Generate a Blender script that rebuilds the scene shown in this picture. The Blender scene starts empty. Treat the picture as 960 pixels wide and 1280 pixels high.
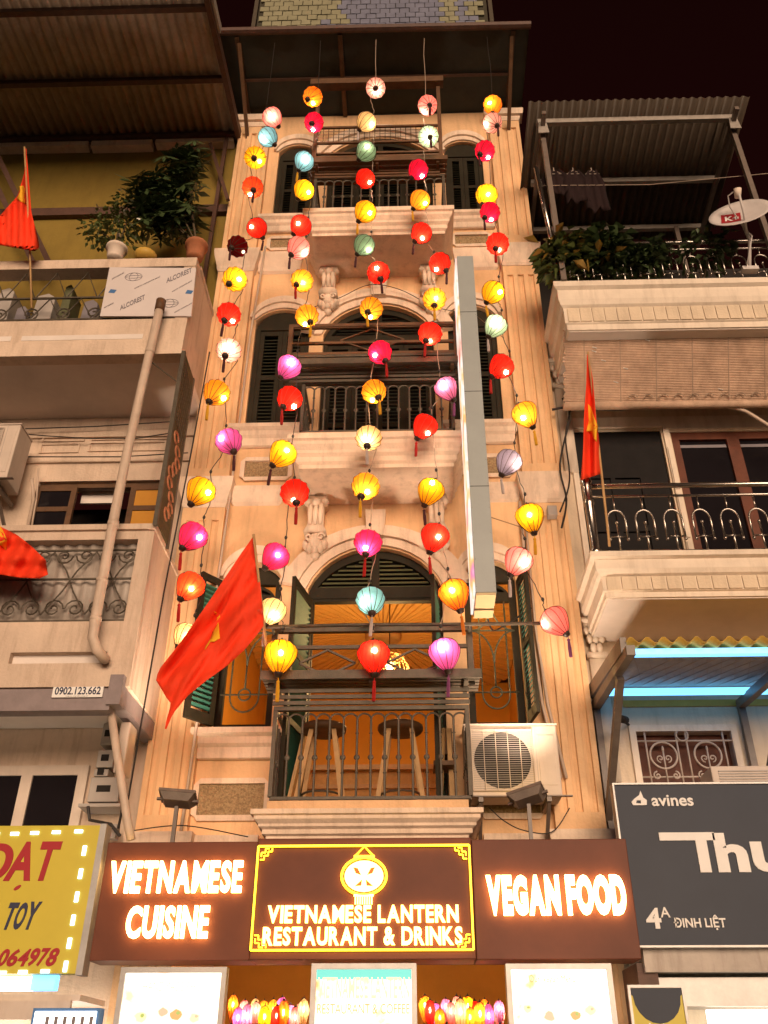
import bpy, bmesh, math, random
from mathutils import Vector, Matrix
from mathutils.geometry import tessellate_polygon
random.seed(7)
SC = bpy.context.scene
COL = SC.collection
R = math.radians

# ------------------------------------------------------------------ camera
FPX, PPX, PPY, PITCH, YAW, CAM = 1120.0, 490.0, 640.0, R(32.5), R(1.5), Vector((0.40, 0.0, 1.6))
cd = bpy.data.cameras.new('camera'); cam = bpy.data.objects.new('camera', cd); COL.objects.link(cam)
cam.location = CAM; cam.rotation_euler = (R(90) + PITCH, 0, YAW)
cd.sensor_fit = 'HORIZONTAL'; cd.sensor_width = 36; cd.lens = FPX / 960 * 36
cd.shift_x = -(PPX - 480) / 960; cd.clip_start = 0.05; cd.clip_end = 2000
SC.camera = cam
# ------------------------------------------------------------------ world, sun, exposure
SUN_EL, SUN_AZ = R(3.5), R(10)       # light from the street side, a little right of the viewer
W = bpy.data.worlds.new('World'); SC.world = W; W.use_nodes = True
wn = W.node_tree.nodes; wl = W.node_tree.links
sky = wn.new('ShaderNodeTexSky'); sky.sky_type = 'NISHITA'; sky.sun_disc = False
sky.sun_elevation = R(1.0); sky.sun_rotation = R(180) - SUN_AZ
tint = wn.new('ShaderNodeMix'); tint.data_type = 'RGBA'; tint.blend_type = 'MULTIPLY'; tint.inputs[0].default_value = 1
wl.new(sky.outputs[0], tint.inputs[6]); tint.inputs[7].default_value = (1.0, 0.13, 0.09, 1)
wl.new(tint.outputs[2], wn['Background'].inputs[0]); wn['Background'].inputs[1].default_value = 0.016
sd = bpy.data.lights.new('sun', 'SUN'); sun = bpy.data.objects.new('sun', sd); COL.objects.link(sun)
sd.energy = 3.0; sd.angle = R(40); sd.color = (1.0, 0.73, 0.51)
sun.rotation_euler = (R(90) - SUN_EL, 0, SUN_AZ)
SC.view_settings.view_transform = 'Standard'; SC.view_settings.look = 'None'
SC.view_settings.exposure = 0.96; SC.view_settings.gamma = 1.0; SC.view_settings.use_curve_mapping = False
SC.cycles.use_denoising = True
SC.cycles.max_bounces = 8; SC.cycles.diffuse_bounces = 4; SC.cycles.transparent_max_bounces = 8
SC.cycles.sample_clamp_indirect = 4.0; SC.cycles.use_light_tree = True

# ------------------------------------------------------------------ survey helpers
_f = Vector((-math.sin(YAW) * math.cos(PITCH), math.cos(YAW) * math.cos(PITCH), math.sin(PITCH)))
_r = Vector((math.cos(YAW), math.sin(YAW), 0)); _u = _r.cross(_f)
def at(px, py, Y):                  # a sighted point brought to the vertical plane at distance Y
    d = _f + _r * ((px - PPX) / FPX) - _u * ((py - PPY) / FPX)
    return CAM + d * ((Y - CAM.y) / d.y)
def Xat(px, py, Y): return at(px, py, Y).x
def Zat(px, py, Y): return at(px, py, Y).z

# ------------------------------------------------------------------ mesh builder
class MB:
    def __init__(s): s.v = []; s.f = []
    def add(s, vs, fs):
        n = len(s.v); s.v += [tuple(v) for v in vs]; s.f += [tuple(i + n for i in f) for f in fs]; return s
    def box(s, x0, x1, y0, y1, z0, z1):
        return s.add([(x0,y0,z0),(x1,y0,z0),(x1,y1,z0),(x0,y1,z0),(x0,y0,z1),(x1,y0,z1),(x1,y1,z1),(x0,y1,z1)],
            [(0,3,2,1),(4,5,6,7),(0,1,5,4),(1,2,6,5),(2,3,7,6),(3,0,4,7)])
    def bar(s, p, q, w, h=None, up=(0,0,1)):
        p, q = Vector(p), Vector(q); h = h or w; d = (q - p).normalized(); up = Vector(up)
        if abs(d.dot(up)) > .98: up = Vector((0,1,0))
        a = d.cross(up).normalized() * w / 2; b = a.cross(d).normalized() * h / 2
        return s.add([p-a-b,p+a-b,p+a+b,p-a+b,q-a-b,q+a-b,q+a+b,q-a+b],
            [(0,3,2,1),(4,5,6,7),(0,1,5,4),(1,2,6,5),(2,3,7,6),(3,0,4,7)])
    def tube(s, pts, r, n=6, closed=False):
        pts = [Vector(p) for p in pts]; m = len(pts); vs = []; fs = []; prev = None
        for i, p in enumerate(pts):
            if closed: t = pts[(i+1) % m] - pts[i-1]
            else: t = pts[min(i+1, m-1)] - pts[max(i-1, 0)]
            t.normalize()
            if prev is None:
                a = t.cross(Vector((0,0,1)) if abs(t.z) < .9 else Vector((0,1,0))).normalized()
            else: a = (prev - t * prev.dot(t)).normalized()
            prev = a; b = t.cross(a); rr = r[i] if isinstance(r, (list, tuple)) else r
            for k in range(n):
                c = 2 * math.pi * k / n; vs.append(p + (a * math.cos(c) + b * math.sin(c)) * rr)
        for i in range(m if closed else m - 1):
            j = (i + 1) % m
            for k in range(n): fs.append((i*n+k, i*n+(k+1)%n, j*n+(k+1)%n, j*n+k))
        if not closed: fs.append(tuple(range(n))[::-1]); fs.append(tuple((m-1)*n+k for k in range(n)))
        return s.add(vs, fs)
    def prism(s, outline, y0, y1, holes=()):      # outlines in XZ
        rings = [list(outline)] + [list(h) for h in holes]
        flat = [p for r_ in rings for p in r_]
        tris = tessellate_polygon([[Vector((p[0], p[1], 0)) for p in r_] for r_ in rings])
        n = len(flat)
        vs = [(p[0], y0, p[1]) for p in flat] + [(p[0], y1, p[1]) for p in flat]
        fs = [tuple(t) for t in tris] + [tuple(i + n for i in t)[::-1] for t in tris]
        o = 0
        for r_ in rings:
            m = len(r_)
            for i in range(m): j = (i+1) % m; fs.append((o+i, o+j, o+j+n, o+i+n))
            o += m
        return s.add(vs, fs)
    def ell(s, c, rx, ry, rz, n=10, m=6):
        vs = []; fs = []
        for i in range(m + 1):
            t = math.pi * i / m
            for k in range(n):
                a = 2*math.pi*k/n; vs.append((c[0]+rx*math.sin(t)*math.cos(a), c[1]+ry*math.sin(t)*math.sin(a), c[2]+rz*math.cos(t)))
        for i in range(m):
            for k in range(n): fs.append((i*n+k, (i+1)*n+k, (i+1)*n+(k+1)%n, i*n+(k+1)%n))
        return s.add(vs, fs)
    def lathe(s, prof, n=12, c=(0,0,0)):           # profile of (radius, z)
        vs = []; fs = []; m = len(prof)
        for r_, z in prof:
            for k in range(n):
                a = 2*math.pi*k/n; vs.append((c[0]+r_*math.cos(a), c[1]+r_*math.sin(a), c[2]+z))
        for i in range(m-1):
            for k in range(n): fs.append((i*n+k, i*n+(k+1)%n, (i+1)*n+(k+1)%n, (i+1)*n+k))
        fs.append(tuple(range(n))[::-1]); fs.append(tuple((m-1)*n+k for k in range(n)))
        return s.add(vs, fs)
    def cornice(s, prof, x0, x1, yf, yw):          # profile of (outward, z) run round three sides of a slab
        vs = []; fs = []; m = len(prof)
        for d, z in prof: vs += [(x0-d, yw, z), (x0-d, yf-d, z), (x1+d, yf-d, z), (x1+d, yw, z)]
        for i in range(m-1):
            for k in range(3): fs.append((i*4+k, i*4+k+1, (i+1)*4+k+1, (i+1)*4+k))
            fs.append((i*4+3, i*4, (i+1)*4, (i+1)*4+3))
        fs.append((0,3,2,1)); e = (m-1)*4; fs.append((e,e+1,e+2,e+3))
        return s.add(vs, fs)
    def mesh(s, name, smooth=False):
        me = bpy.data.meshes.new(name); me.from_pydata(s.v, [], s.f); me.validate()
        bm = bmesh.new(); bm.from_mesh(me); bmesh.ops.recalc_face_normals(bm, faces=bm.faces); bm.to_mesh(me); bm.free()
        if smooth: me.shade_smooth()
        return me
WORLD = {}
def link(name, data, parent=None, loc=(0,0,0)):
    o = bpy.data.objects.new(name, data); COL.objects.link(o); loc = Vector(loc)
    WORLD[o.name] = loc
    if parent is not None: o.parent = parent; o.location = loc - WORLD[parent.name]
    else: o.location = loc
    return o
def obj(name, mb, m, parent=None, smooth=False, kind=None, bevel=0, solid=0):
    me = mb.mesh(name, smooth) if isinstance(mb, MB) else mb
    if m is not None and not me.materials: me.materials.append(m)
    o = link(name, me, parent)
    if kind: o['kind'] = kind
    if bevel:
        b = o.modifiers.new('bevel', 'BEVEL'); b.width = bevel; b.segments = 2; b.limit_method = 'ANGLE'
    if solid:
        b = o.modifiers.new('solid', 'SOLIDIFY'); b.thickness = solid; b.offset = 0
    return o
def inst(name, me, loc, parent, rot=None, scale=None):
    o = link(name, me, parent, loc)
    if rot: o.rotation_euler = rot
    if scale: o.scale = scale
    return o
def tag(o, label, cat, group=None, kind=None):
    o['label'] = label; o['category'] = cat
    if group: o['group'] = group
    if kind: o['kind'] = kind
    return o
def thing(name, label, cat, loc, group=None):
    return tag(link(name, None, None, loc), label, cat, group)
def structure(o): o['kind'] = 'structure'; return o

# ------------------------------------------------------------------ materials
def nm(name):
    m = bpy.data.materials.new(name); m.use_nodes = True
    return m, m.node_tree.nodes, m.node_tree.links, m.node_tree.nodes['Principled BSDF']
def mat(name, c, rough=.7, var=.25, scale=3.0, bump=.15, bscale=60, metal=0, c2=None, streak=0, spec=.3, dirt=None):
    m, n, l, b = nm(name)
    g = n.new('ShaderNodeNewGeometry')
    t = n.new('ShaderNodeTexNoise'); t.inputs['Scale'].default_value = scale; t.inputs['Detail'].default_value = 6; t.inputs['Roughness'].default_value = .65
    l.new(g.outputs['Position'], t.inputs['Vector'])
    rp = n.new('ShaderNodeValToRGB'); rp.color_ramp.elements[0].position = .32; rp.color_ramp.elements[1].position = .68
    c2 = c2 or tuple(x * (1 - var) for x in c)
    rp.color_ramp.elements[0].color = (*c2, 1); rp.color_ramp.elements[1].color = (*c, 1)
    l.new(t.outputs[0], rp.inputs[0]); out = rp.outputs[0]
    if streak or dirt:
        mp = n.new('ShaderNodeMapping'); mp.inputs['Scale'].default_value = (7, 7, .9)
        l.new(g.outputs['Position'], mp.inputs[0])
        t2 = n.new('ShaderNodeTexNoise'); t2.inputs['Scale'].default_value = 1.3; t2.inputs['Detail'].default_value = 8; t2.inputs['Roughness'].default_value = .7
        l.new(mp.outputs[0], t2.inputs['Vector'])
        r2 = n.new('ShaderNodeValToRGB'); r2.color_ramp.elements[0].position = .49; r2.color_ramp.elements[1].position = .68
        l.new(t2.outputs[0], r2.inputs[0])
        mm = n.new('ShaderNodeMath'); mm.operation = 'MULTIPLY'; mm.inputs[1].default_value = streak or .5; l.new(r2.outputs[0], mm.inputs[0])
        mx = n.new('ShaderNodeMix'); mx.data_type = 'RGBA'; l.new(mm.outputs[0], mx.inputs[0]); l.new(out, mx.inputs[6])
        mx.inputs[7].default_value = (*(dirt or tuple(x * .45 for x in c)), 1); out = mx.outputs[2]
    l.new(out, b.inputs['Base Color']); b.inputs['Roughness'].default_value = rough; b.inputs['Metallic'].default_value = metal
    b.inputs['Specular IOR Level'].default_value = spec
    if bump:
        t3 = n.new('ShaderNodeTexNoise'); t3.inputs['Scale'].default_value = bscale; t3.inputs['Detail'].default_value = 4
        l.new(g.outputs['Position'], t3.inputs['Vector'])
        bp = n.new('ShaderNodeBump'); bp.inputs['Strength'].default_value = bump; bp.inputs['Distance'].default_value = .02
        l.new(t3.outputs[0], bp.inputs['Height']); l.new(bp.outputs[0], b.inputs['Normal'])
    return m
def emit(name, c, s, base=None):
    m, n, l, b = nm(name)
    b.inputs['Base Color'].default_value = (*(base or c), 1); b.inputs['Emission Color'].default_value = (*c, 1)
    b.inputs['Emission Strength'].default_value = s; b.inputs['Roughness'].default_value = .5
    return m
def silk(name, c):
    m, n, l, b = nm(name)
    n.remove(b); out = n['Material Output']
    tr = n.new('ShaderNodeBsdfTranslucent'); df = n.new('ShaderNodeBsdfDiffuse'); mx = n.new('ShaderNodeMixShader')
    tc = n.new('ShaderNodeTexCoord'); t = n.new('ShaderNodeTexNoise'); t.inputs['Scale'].default_value = 9; t.inputs['Detail'].default_value = 5
    l.new(tc.outputs['Object'], t.inputs['Vector'])
    mr = n.new('ShaderNodeMapRange'); mr.inputs[3].default_value = .75; mr.inputs[4].default_value = 1.15; l.new(t.outputs[0], mr.inputs[0])
    mc = n.new('ShaderNodeMix'); mc.data_type = 'RGBA'; mc.blend_type = 'MULTIPLY'; mc.inputs[0].default_value = 1
    mc.inputs[6].default_value = (*c, 1); l.new(mr.outputs[0], mc.inputs[7])
    l.new(mc.outputs[2], tr.inputs[0]); df.inputs[0].default_value = (*(min(1, x * .8) for x in c), 1)
    mx.inputs[0].default_value = .14
    l.new(tr.outputs[0], mx.inputs[1]); l.new(df.outputs[0], mx.inputs[2])
    tp = n.new('ShaderNodeBsdfTransparent'); m2 = n.new('ShaderNodeMixShader'); m2.inputs[0].default_value = .09; tp.inputs[0].default_value = (1, .95, .85, 1)      # open weave: a little light passes straight through
    l.new(mx.outputs[0], m2.inputs[1]); l.new(tp.outputs[0], m2.inputs[2]); l.new(m2.outputs[0], out.inputs[0])
    return m
M = dict(
 wall=mat('cream_paint', (.83,.53,.29), .8, .28, .9, .3, 30, streak=.38, dirt=(.40,.25,.14)),
 trim=mat('pale_trim_paint', (.83,.65,.50), .75, .24, 2.5, .22, 45, streak=.45, dirt=(.34,.24,.17)),
 wallL=mat('left_house_plaster', (.68,.53,.41), .85, .24, 1.3, .25, 35, streak=.42, dirt=(.28,.19,.13)),
 wallR=mat('right_house_plaster', (.72,.59,.44), .85, .2, 1.3, .2, 35, streak=.4, dirt=(.36,.28,.2)),
 trimR=mat('right_house_trim', (.78,.67,.55), .8, .16, 3, .1, 50, streak=.3, dirt=(.36,.27,.2)),
 soffit=mat('grey_soffit_paint', (.74,.66,.60), .85, .15, 2, .08, 40),
 pebble=mat('pebble_dash', (.46,.33,.18), .95, .5, 55, 1.0, 70, c2=(.20,.13,.07)),
 shutter=mat('dark_shutter_paint', (.030,.025,.015), .6, .35, 6, .1, 80, spec=.12),
 slat=mat('green_louvre_paint', (.050,.050,.032), .6, .35, 6, .1, 80, spec=.12),
 slatgreen=mat('sea_green_louvre_paint', (.036,.14,.10), .55, .3, 6, .1, 80, spec=.2),
 slatolive=mat('olive_louvre_paint', (.13,.135,.07), .6, .3, 6, .1, 80, spec=.2),
 wood=mat('brown_frame_wood', (.13,.065,.030), .6, .4, 8, .15, 60),
 redwood=mat('red_brown_door_wood', (.13,.035,.015), .5, .35, 8, .12, 60, spec=.25),
 palewood=mat('pale_stool_wood', (.50,.30,.13), .55, .25, 9, .08, 60),
 iron=mat('painted_iron', (.105,.085,.062), .5, .35, 14, .2, 90, metal=.3),
 irongreen=mat('green_grey_grille_iron', (.10,.11,.07), .55, .35, 14, .2, 90, metal=.2),
 ironpale=mat('pale_grille_iron', (.55,.45,.38), .55, .25, 14, .15, 90),
 steel=mat('stainless_steel', (.46,.42,.38), .26, .12, 20, .02, 90, metal=1.0),
 dark=mat('dark_void_paint', (.018,.014,.012), .8, .3, 4, .05),  # near-black: shade painted in for rooms and openings, plain black on small parts
 black=mat('black_door_paint', (.012,.010,.010), .6, .4, 6, .05, spec=.12),
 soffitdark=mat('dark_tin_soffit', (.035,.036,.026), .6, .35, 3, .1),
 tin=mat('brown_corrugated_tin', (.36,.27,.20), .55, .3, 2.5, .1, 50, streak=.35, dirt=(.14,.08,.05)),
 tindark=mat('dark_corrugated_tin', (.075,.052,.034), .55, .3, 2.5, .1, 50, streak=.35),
 tingrey=mat('grey_corrugated_tin', (.44,.38,.33), .5, .25, 5, .1, 50, streak=.5, dirt=(.2,.15,.12)),
 tinyellow=mat('ochre_corrugated_tin', (.58,.36,.07), .5, .2, 5, .1, 50),
 beam=mat('painted_steel_beam', (.10,.05,.035), .55, .35, 9, .12, 60),
 beampale=mat('pale_steel_beam', (.36,.32,.28), .5, .3, 9, .1, 60),
 beambrown=mat('brown_steel_beam', (.17,.13,.105), .45, .3, 9, .1, 60, spec=.5),
 beamgrey=mat('mauve_grey_beam', (.26,.21,.21), .5, .2, 9, .08, 60),
 olive=mat('olive_painted_wall', (.23,.155,.028), .8, .2, 2, .1, 40, streak=.25),
 plastic=mat('white_ac_plastic', (.60,.50,.42), .55, .14, 4, .03, 80, streak=.3, dirt=(.36,.28,.22)),
 plasticgrey=mat('grey_ac_plastic', (.40,.36,.33), .5, .15, 4, .03, 80),
 pipe=mat('pale_drain_pipe', (.60,.47,.37), .5, .2, 5, .05, 50, streak=.5, dirt=(.28,.2,.15)),
 wire=mat('black_cable', (.03,.025,.022), .5, .2, 9, 0),
 wirepale=mat('pale_cable', (.42,.32,.24), .5, .2, 9, 0),
 lanternblack=mat('lantern_black_lacquer', (.035,.018,.012), .45, .3, 20, 0),
 rib=mat('lantern_rib_wire', (.045,.016,.010), .6, .2, 20, 0),
 maroon=mat('maroon_sign_panel', (.135,.040,.020), .5, .22, 3, .02, 30, spec=.2),
 bladegrey=mat('grey_sign_case', (.33,.36,.36), .45, .10, 3, .02, 50, spec=.5),
 bladecream=mat('cream_sign_case', (.62,.47,.26), .5, .1, 3, .02, 50),
 signgrey=mat('charcoal_sign_vinyl', (.034,.042,.062), .45, .15, 2, .01, 30, spec=.15),
 alu=mat('aluminium_frame', (.36,.35,.34), .45, .2, 8, .03, 60, metal=.6),
 white=mat('white_print', (.80,.78,.75), .6, .06, 5, 0),
 greyprint=mat('grey_print', (.20,.18,.20), .6, .06, 5, 0),
 yellowvinyl=mat('yellow_sign_vinyl', (.56,.46,.05), .45, .1, 2, .01, 30),
 crimsonprint=mat('crimson_print', (.36,.018,.025), .5, .08, 4, 0),
 navyprint=mat('navy_print', (.030,.035,.075), .5, .08, 4, 0),
 blueprint=mat('blue_print', (.06,.16,.36), .5, .08, 4, 0),
 board=mat('white_cladding_board', (.62,.56,.55), .45, .08, 2, .02, 30),
 flag=mat('red_flag_cloth', (.84,.048,.010), .75, .15, 6, .12, 300),
 star=mat('yellow_star_cloth', (.85,.42,.02), .75, .1, 6, .12, 300),
 blind=mat('split_bamboo_blind', (.62,.43,.31), .85, .35, 5, .3, 90, streak=.3, dirt=(.28,.17,.11)),
 pebblewhite=mat('white_flower_pot', (.72,.60,.50), .6, .12, 8, .05),
 terracotta=mat('terracotta_pot', (.40,.15,.07), .8, .25, 8, .1),
 leafdark=mat('dark_green_leaf', (.045,.075,.022), .5, .45, 18, 0, spec=.5),
 leafmid=mat('mid_green_leaf', (.10,.13,.03), .5, .45, 18, 0, spec=.5),
 leafyellow=mat('yellowing_leaf', (.26,.15,.02), .55, .3, 18, 0, spec=.5),
 petal=mat('white_petal', (.7,.66,.58), .6, .1, 18, 0),
 stem=mat('brown_stem', (.10,.07,.04), .8, .3, 18, 0),
 cloth=mat('dark_laundry', (.018,.006,.006), .9, .4, 6, .1),
 dish=mat('pale_dish_paint', (.60,.55,.53), .45, .12, 4, .02, 40, streak=.2),
 asphalt=mat('asphalt', (.13,.12,.11), .8, .3, 5, .3, 120),
 paving=mat('paving', (.38,.34,.30), .8, .25, 5, .2, 90),
 roomwall=mat('orange_room_wall', (.58,.27,.035), .7, .2, 2, .05, 30),
 roomfloor=mat('room_floor', (.30,.16,.06), .5, .2, 4, .05),
 pleat=mat('pleated_gold_cloth', (.72,.42,.12), .8, .12, 6, .05, 60),
 rattan=mat('woven_rattan', (.55,.30,.10), .7, .25, 20, .1, 80),
 glass=mat('dark_window_glass', (.012,.010,.012), .10, .2, 2, 0, spec=.22),
 rubber=mat('grey_panel_tile', (.34,.34,.36), .4, .3, 3, .05, 60),
 tileolive=mat('olive_roof_tile', (.27,.26,.17), .45, .25, 4, .08, 60),
 tileblue=mat('slate_blue_roof_tile', (.19,.20,.27), .4, .3, 4, .08, 60),
 grout=mat('dark_joint', (.05,.045,.03), .9, .2, 6, .1),
 screen_dark=mat('painted_fret_screen', (.055,.050,.025), .7, .5, 22, .2, 60, c2=(.11,.075,.03)),
 fret=mat('carved_fret_ornament', (.42,.17,.08), .7, .3, 20, .1),
 lit_letter=emit('lit_white_letter', (1.0,.62,.20), 7.0, (.9,.8,.6)),
 lit_gold=emit('lit_gold_letter', (1.0,.62,.12), 4.5, (.9,.7,.2)),
 neon=emit('yellow_led_line', (1.0,.58,.01), 2.4, (.9,.7,.1)),
 led=emit('white_led', (.50,.78,1.0), 1.5, (.3,.4,.5)),
 ledcyan=emit('cyan_led_tube', (.13,.46,.85), 1.5),
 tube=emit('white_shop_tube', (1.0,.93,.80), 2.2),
 bulb=emit('warm_bulb', (1.0,.58,.20), 9.0),
)
SILK = {k: silk(k + '_silk', c) for k, c in dict(
 red=(.86,.020,.010), orange=(.95,.20,.012), vermilion=(.92,.075,.018), crimson=(.80,.010,.055), magenta=(.82,.022,.12), yellow=(.95,.42,.010), amber=(.95,.34,.020),
 cream=(.90,.60,.28), pink=(.92,.22,.21), rose=(.93,.42,.38), blue=(.20,.46,.62), cyan=(.24,.55,.66), mint=(.48,.68,.50),
 green=(.22,.36,.24), purple=(.56,.075,.30), violet=(.62,.16,.36), grey=(.30,.24,.34), maroon=(.30,.008,.012)).items()}

# ------------------------------------------------------------------ lettering
def glyphs(ch, ex=.02, off=.0):
    cu = bpy.data.curves.new('glyph', 'FONT'); cu.body = ch; cu.size = 1; cu.extrude = ex; cu.offset = off
    cu.resolution_u = 4
    t = bpy.data.objects.new('glyph', cu); COL.objects.link(t); bpy.context.view_layer.update()
    dg = bpy.context.evaluated_depsgraph_get(); me = bpy.data.meshes.new_from_object(t.evaluated_get(dg))
    bpy.data.objects.remove(t); bpy.data.curves.remove(cu)
    return me
def place_text(me, x0, x1, z0, z1, y, thick, slant=0, ref=None):
    """Upright a text mesh, fit it to the rectangle on plane y (front), give it thickness."""
    vs = [v.co for v in me.vertices]; ax = min(v.x for v in vs); bx = max(v.x for v in vs); ay = min(v.y for v in vs); by = max(v.y for v in vs)
    if ref: ay, by = ref
    zr = max(1e-6, max(v.z for v in vs) - min(v.z for v in vs)); zm = min(v.z for v in vs)
    for v in me.vertices:
        c = v.co.copy(); w = (c.y - ay) / (by - ay)
        v.co = (x0 + (c.x - ax) / max(1e-6, bx - ax) * (x1 - x0) + slant * w, y + thick * (1 - (c.z - zm) / zr), z0 + w * (z1 - z0))
    return me
def text_line(s, x0, x1, z0, z1, y, thick, m, parent, off=.02, gap=.10, space=.30, slant=0, each=True, name='letter'):
    if not each:
        me = place_text(glyphs(s, .02, off), x0, x1, z0, z1, y, thick, slant); return obj(name, me, m, parent)
    cells = []
    for ch in s:
        if ch == ' ': cells.append((None, space)); continue
        me = glyphs(ch, .02, off); xs = [v.co.x for v in me.vertices]; cells.append((me, max(xs) - min(xs)))
    tot = sum(w for _, w in cells) + gap * (len(cells) - 1); x = x0; k = (x1 - x0) / tot
    for me, w in cells:
        if me: obj(name, place_text(me, x, x + w * k, z0, z1, y, thick, slant), m, parent)
        x += (w + gap) * k
def arc(xc, hw, zs, zt, n=14):
    h = max(.01, zt - zs); r_ = (hw*hw + h*h) / (2*h); cz = zt - r_; a = math.asin(min(1, hw / r_)) if h <= hw else math.pi - math.asin(min(1, hw / r_))
    return [(xc + r_*math.sin(-a + 2*a*i/n), cz + r_*math.cos(-a + 2*a*i/n)) for i in range(n+1)]
def archpoly(x0, x1, z0, zs, zt): return [(x0, z0)] + arc((x0+x1)/2, (x1-x0)/2, zs, zt) + [(x1, z0)]
def archband(mb, xc, hi, zsi, zti, ho, zso, zto, y0, y1):
    a = arc(xc, hi, zsi, zti); b = arc(xc, ho, zso, zto); mb.prism(b + a[::-1], y0, y1)
def circle(c, r_, n=16, plane='xz'):
    return [(c[0]+r_*math.cos(2*math.pi*k/n), c[1], c[2]+r_*math.sin(2*math.pi*k/n)) for k in range(n)]
def spiral(c, r_, turns, a0, n=18, sgn=1):
    return [(c[0]+r_*(1-.85*i/n)*math.cos(a0+sgn*turns*2*math.pi*i/n), c[1], c[2]+r_*(1-.85*i/n)*math.sin(a0+sgn*turns*2*math.pi*i/n)) for i in range(n+1)]
def corrugated(p00, p10, p01, p11, waves, amp, per=6):
    """A wavy sheet; waves counted along p00->p10, ridges run p00->p01."""
    p00, p10, p01, p11 = map(Vector, (p00, p10, p01, p11)); n = waves * per; mb = MB(); vs = []; fs = []
    nr = (p10 - p00).cross(p01 - p00).normalized()
    for j in range(2):
        for i in range(n+1):
            u = i / n; p = (p00.lerp(p10, u)).lerp(p01.lerp(p11, u), j); vs.append(p + nr * amp * math.sin(2*math.pi*i/per))
    for i in range(n): fs.append((i, i+1, n+2+i, n+1+i))
    return mb.add(vs, fs)
Y0 = 8.2
def smooth(pts, k=6):
    pts = [Vector(p) for p in pts]; out = []
    for i in range(len(pts)-1):
        p0, p1, p2, p3 = pts[max(0,i-1)], pts[i], pts[i+1], pts[min(len(pts)-1,i+2)]
        for j in range(k):
            t = j/k; out.append(.5*((2*p1)+(p2-p0)*t+(2*p0-5*p1+4*p2-p3)*t*t+(3*p1-p0-3*p2+p3)*t**3))
    return out + [pts[-1]]

# ================================================================== street
st = MB().box(-400, 400, -400, 400, -.2, 0); structure(obj('street', st, M['asphalt']))
structure(obj('pavement', MB().box(-30, 30, 6.6, 8.19, .001, .13), M['paving']))

# ================================================================== the restaurant house
XL, XR = -2.06, 2.04
house = thing('restaurant_house', 'narrow cream house of three balconied storeys behind the strings of lanterns', 'house', (0, Y0, 0))
F1D = archpoly(-.68, .70, 3.5, 5.90, 6.38); F1L = archpoly(-1.53, -.96, 4.42, 6.02, 6.20); F1R = archpoly(.92, 1.46, 4.42, 6.02, 6.20)
F2D = archpoly(-.67, .70, 7.15, 9.45, 9.95); F2L = archpoly(-1.53, -.84, 8.02, 9.72, 9.90); F2R = archpoly(.88, 1.48, 8.02, 9.72, 9.90)
F3D = archpoly(-.74, .76, 10.7, 12.95, 13.38); F3L = archpoly(-1.47, -.92, 11.64, 13.1, 13.26); F3R = archpoly(.94, 1.49, 11.64, 13.1, 13.26)
wall = MB().prism([(XL,0),(XR,0),(XR,13.95),(XL,13.95)], Y0, Y0+.28,
    [[(-1.85,.02),(1.83,.02),(1.83,3.02),(-1.85,3.02)], F1D, F1L, F1R, F2D, F2L, F2R, F3D, F3L, F3R])
obj('facade_wall', wall, M['wall'], house)
obj('side_wall', MB().box(XL, XL+.2, Y0+.281, 15, 0, 13.9), M['wall'], house)
obj('side_wall', MB().box(XR-.2, XR, Y0+.281, 15, 0, 13.9), M['wall'], house)
obj('back_wall', MB().box(XL, XR, 15.001, 15.2, 0, 13.9), M['wall'], house)
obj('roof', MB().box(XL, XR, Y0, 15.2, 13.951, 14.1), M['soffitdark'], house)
# rooms behind the openings
room = MB()
room.box(XL+.205, XR-.205, Y0+.285, 12.6, 3.36, 3.5)
obj('room_floor', room, M['roomfloor'], house)
obj('room_wall', MB().box(XL+.205, XR-.205, 12.6, 12.7, 3.5, 6.6), M['roomwall'], house)
for x in (XL+.21, XR-.26): obj('room_wall', MB().box(x, x+.05, Y0+.285, 12.59, 3.5, 6.6), M['roomwall'], house)
obj('room_ceiling', MB().box(XL+.205, XR-.205, Y0+.285, 12.7, 6.74, 6.85), M['roomwall'], house)
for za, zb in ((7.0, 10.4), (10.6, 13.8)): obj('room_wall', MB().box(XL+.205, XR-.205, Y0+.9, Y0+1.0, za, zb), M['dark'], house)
# pleated sunburst ceiling cloth
pc = Vector((0.0, 10.85, 6.6)); pl = MB(); n = 66*3; vs = []; fs = []
for i in range(n):
    a = 2*math.pi*(i//3 + (0, .70, .85)[i % 3])/(n//3)
    for rr, dz in ((.22, 0), (2.3, -.0)):
        vs.append((max(XL+.27, min(XR-.27, pc.x+rr*math.cos(a))), max(Y0+.3, min(12.55, pc.y+rr*math.sin(a))), pc.z + (.10 if i % 3 == 2 else -.05) * (1 if rr > 1 else .15)))
for i in range(n): j = (i+1) % n; fs.append((2*i, 2*i+1, 2*j+1, 2*j))
obj('pleated_ceiling_cloth', pl.add(vs, fs), M['pleat'], house)
obj('ceiling_ring', MB().lathe([(.10,-.10),(.20,-.10),(.24,-.06),(.24,-.01),(.10,-.01)], 24, pc), M['palewood'], house, True)

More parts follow.
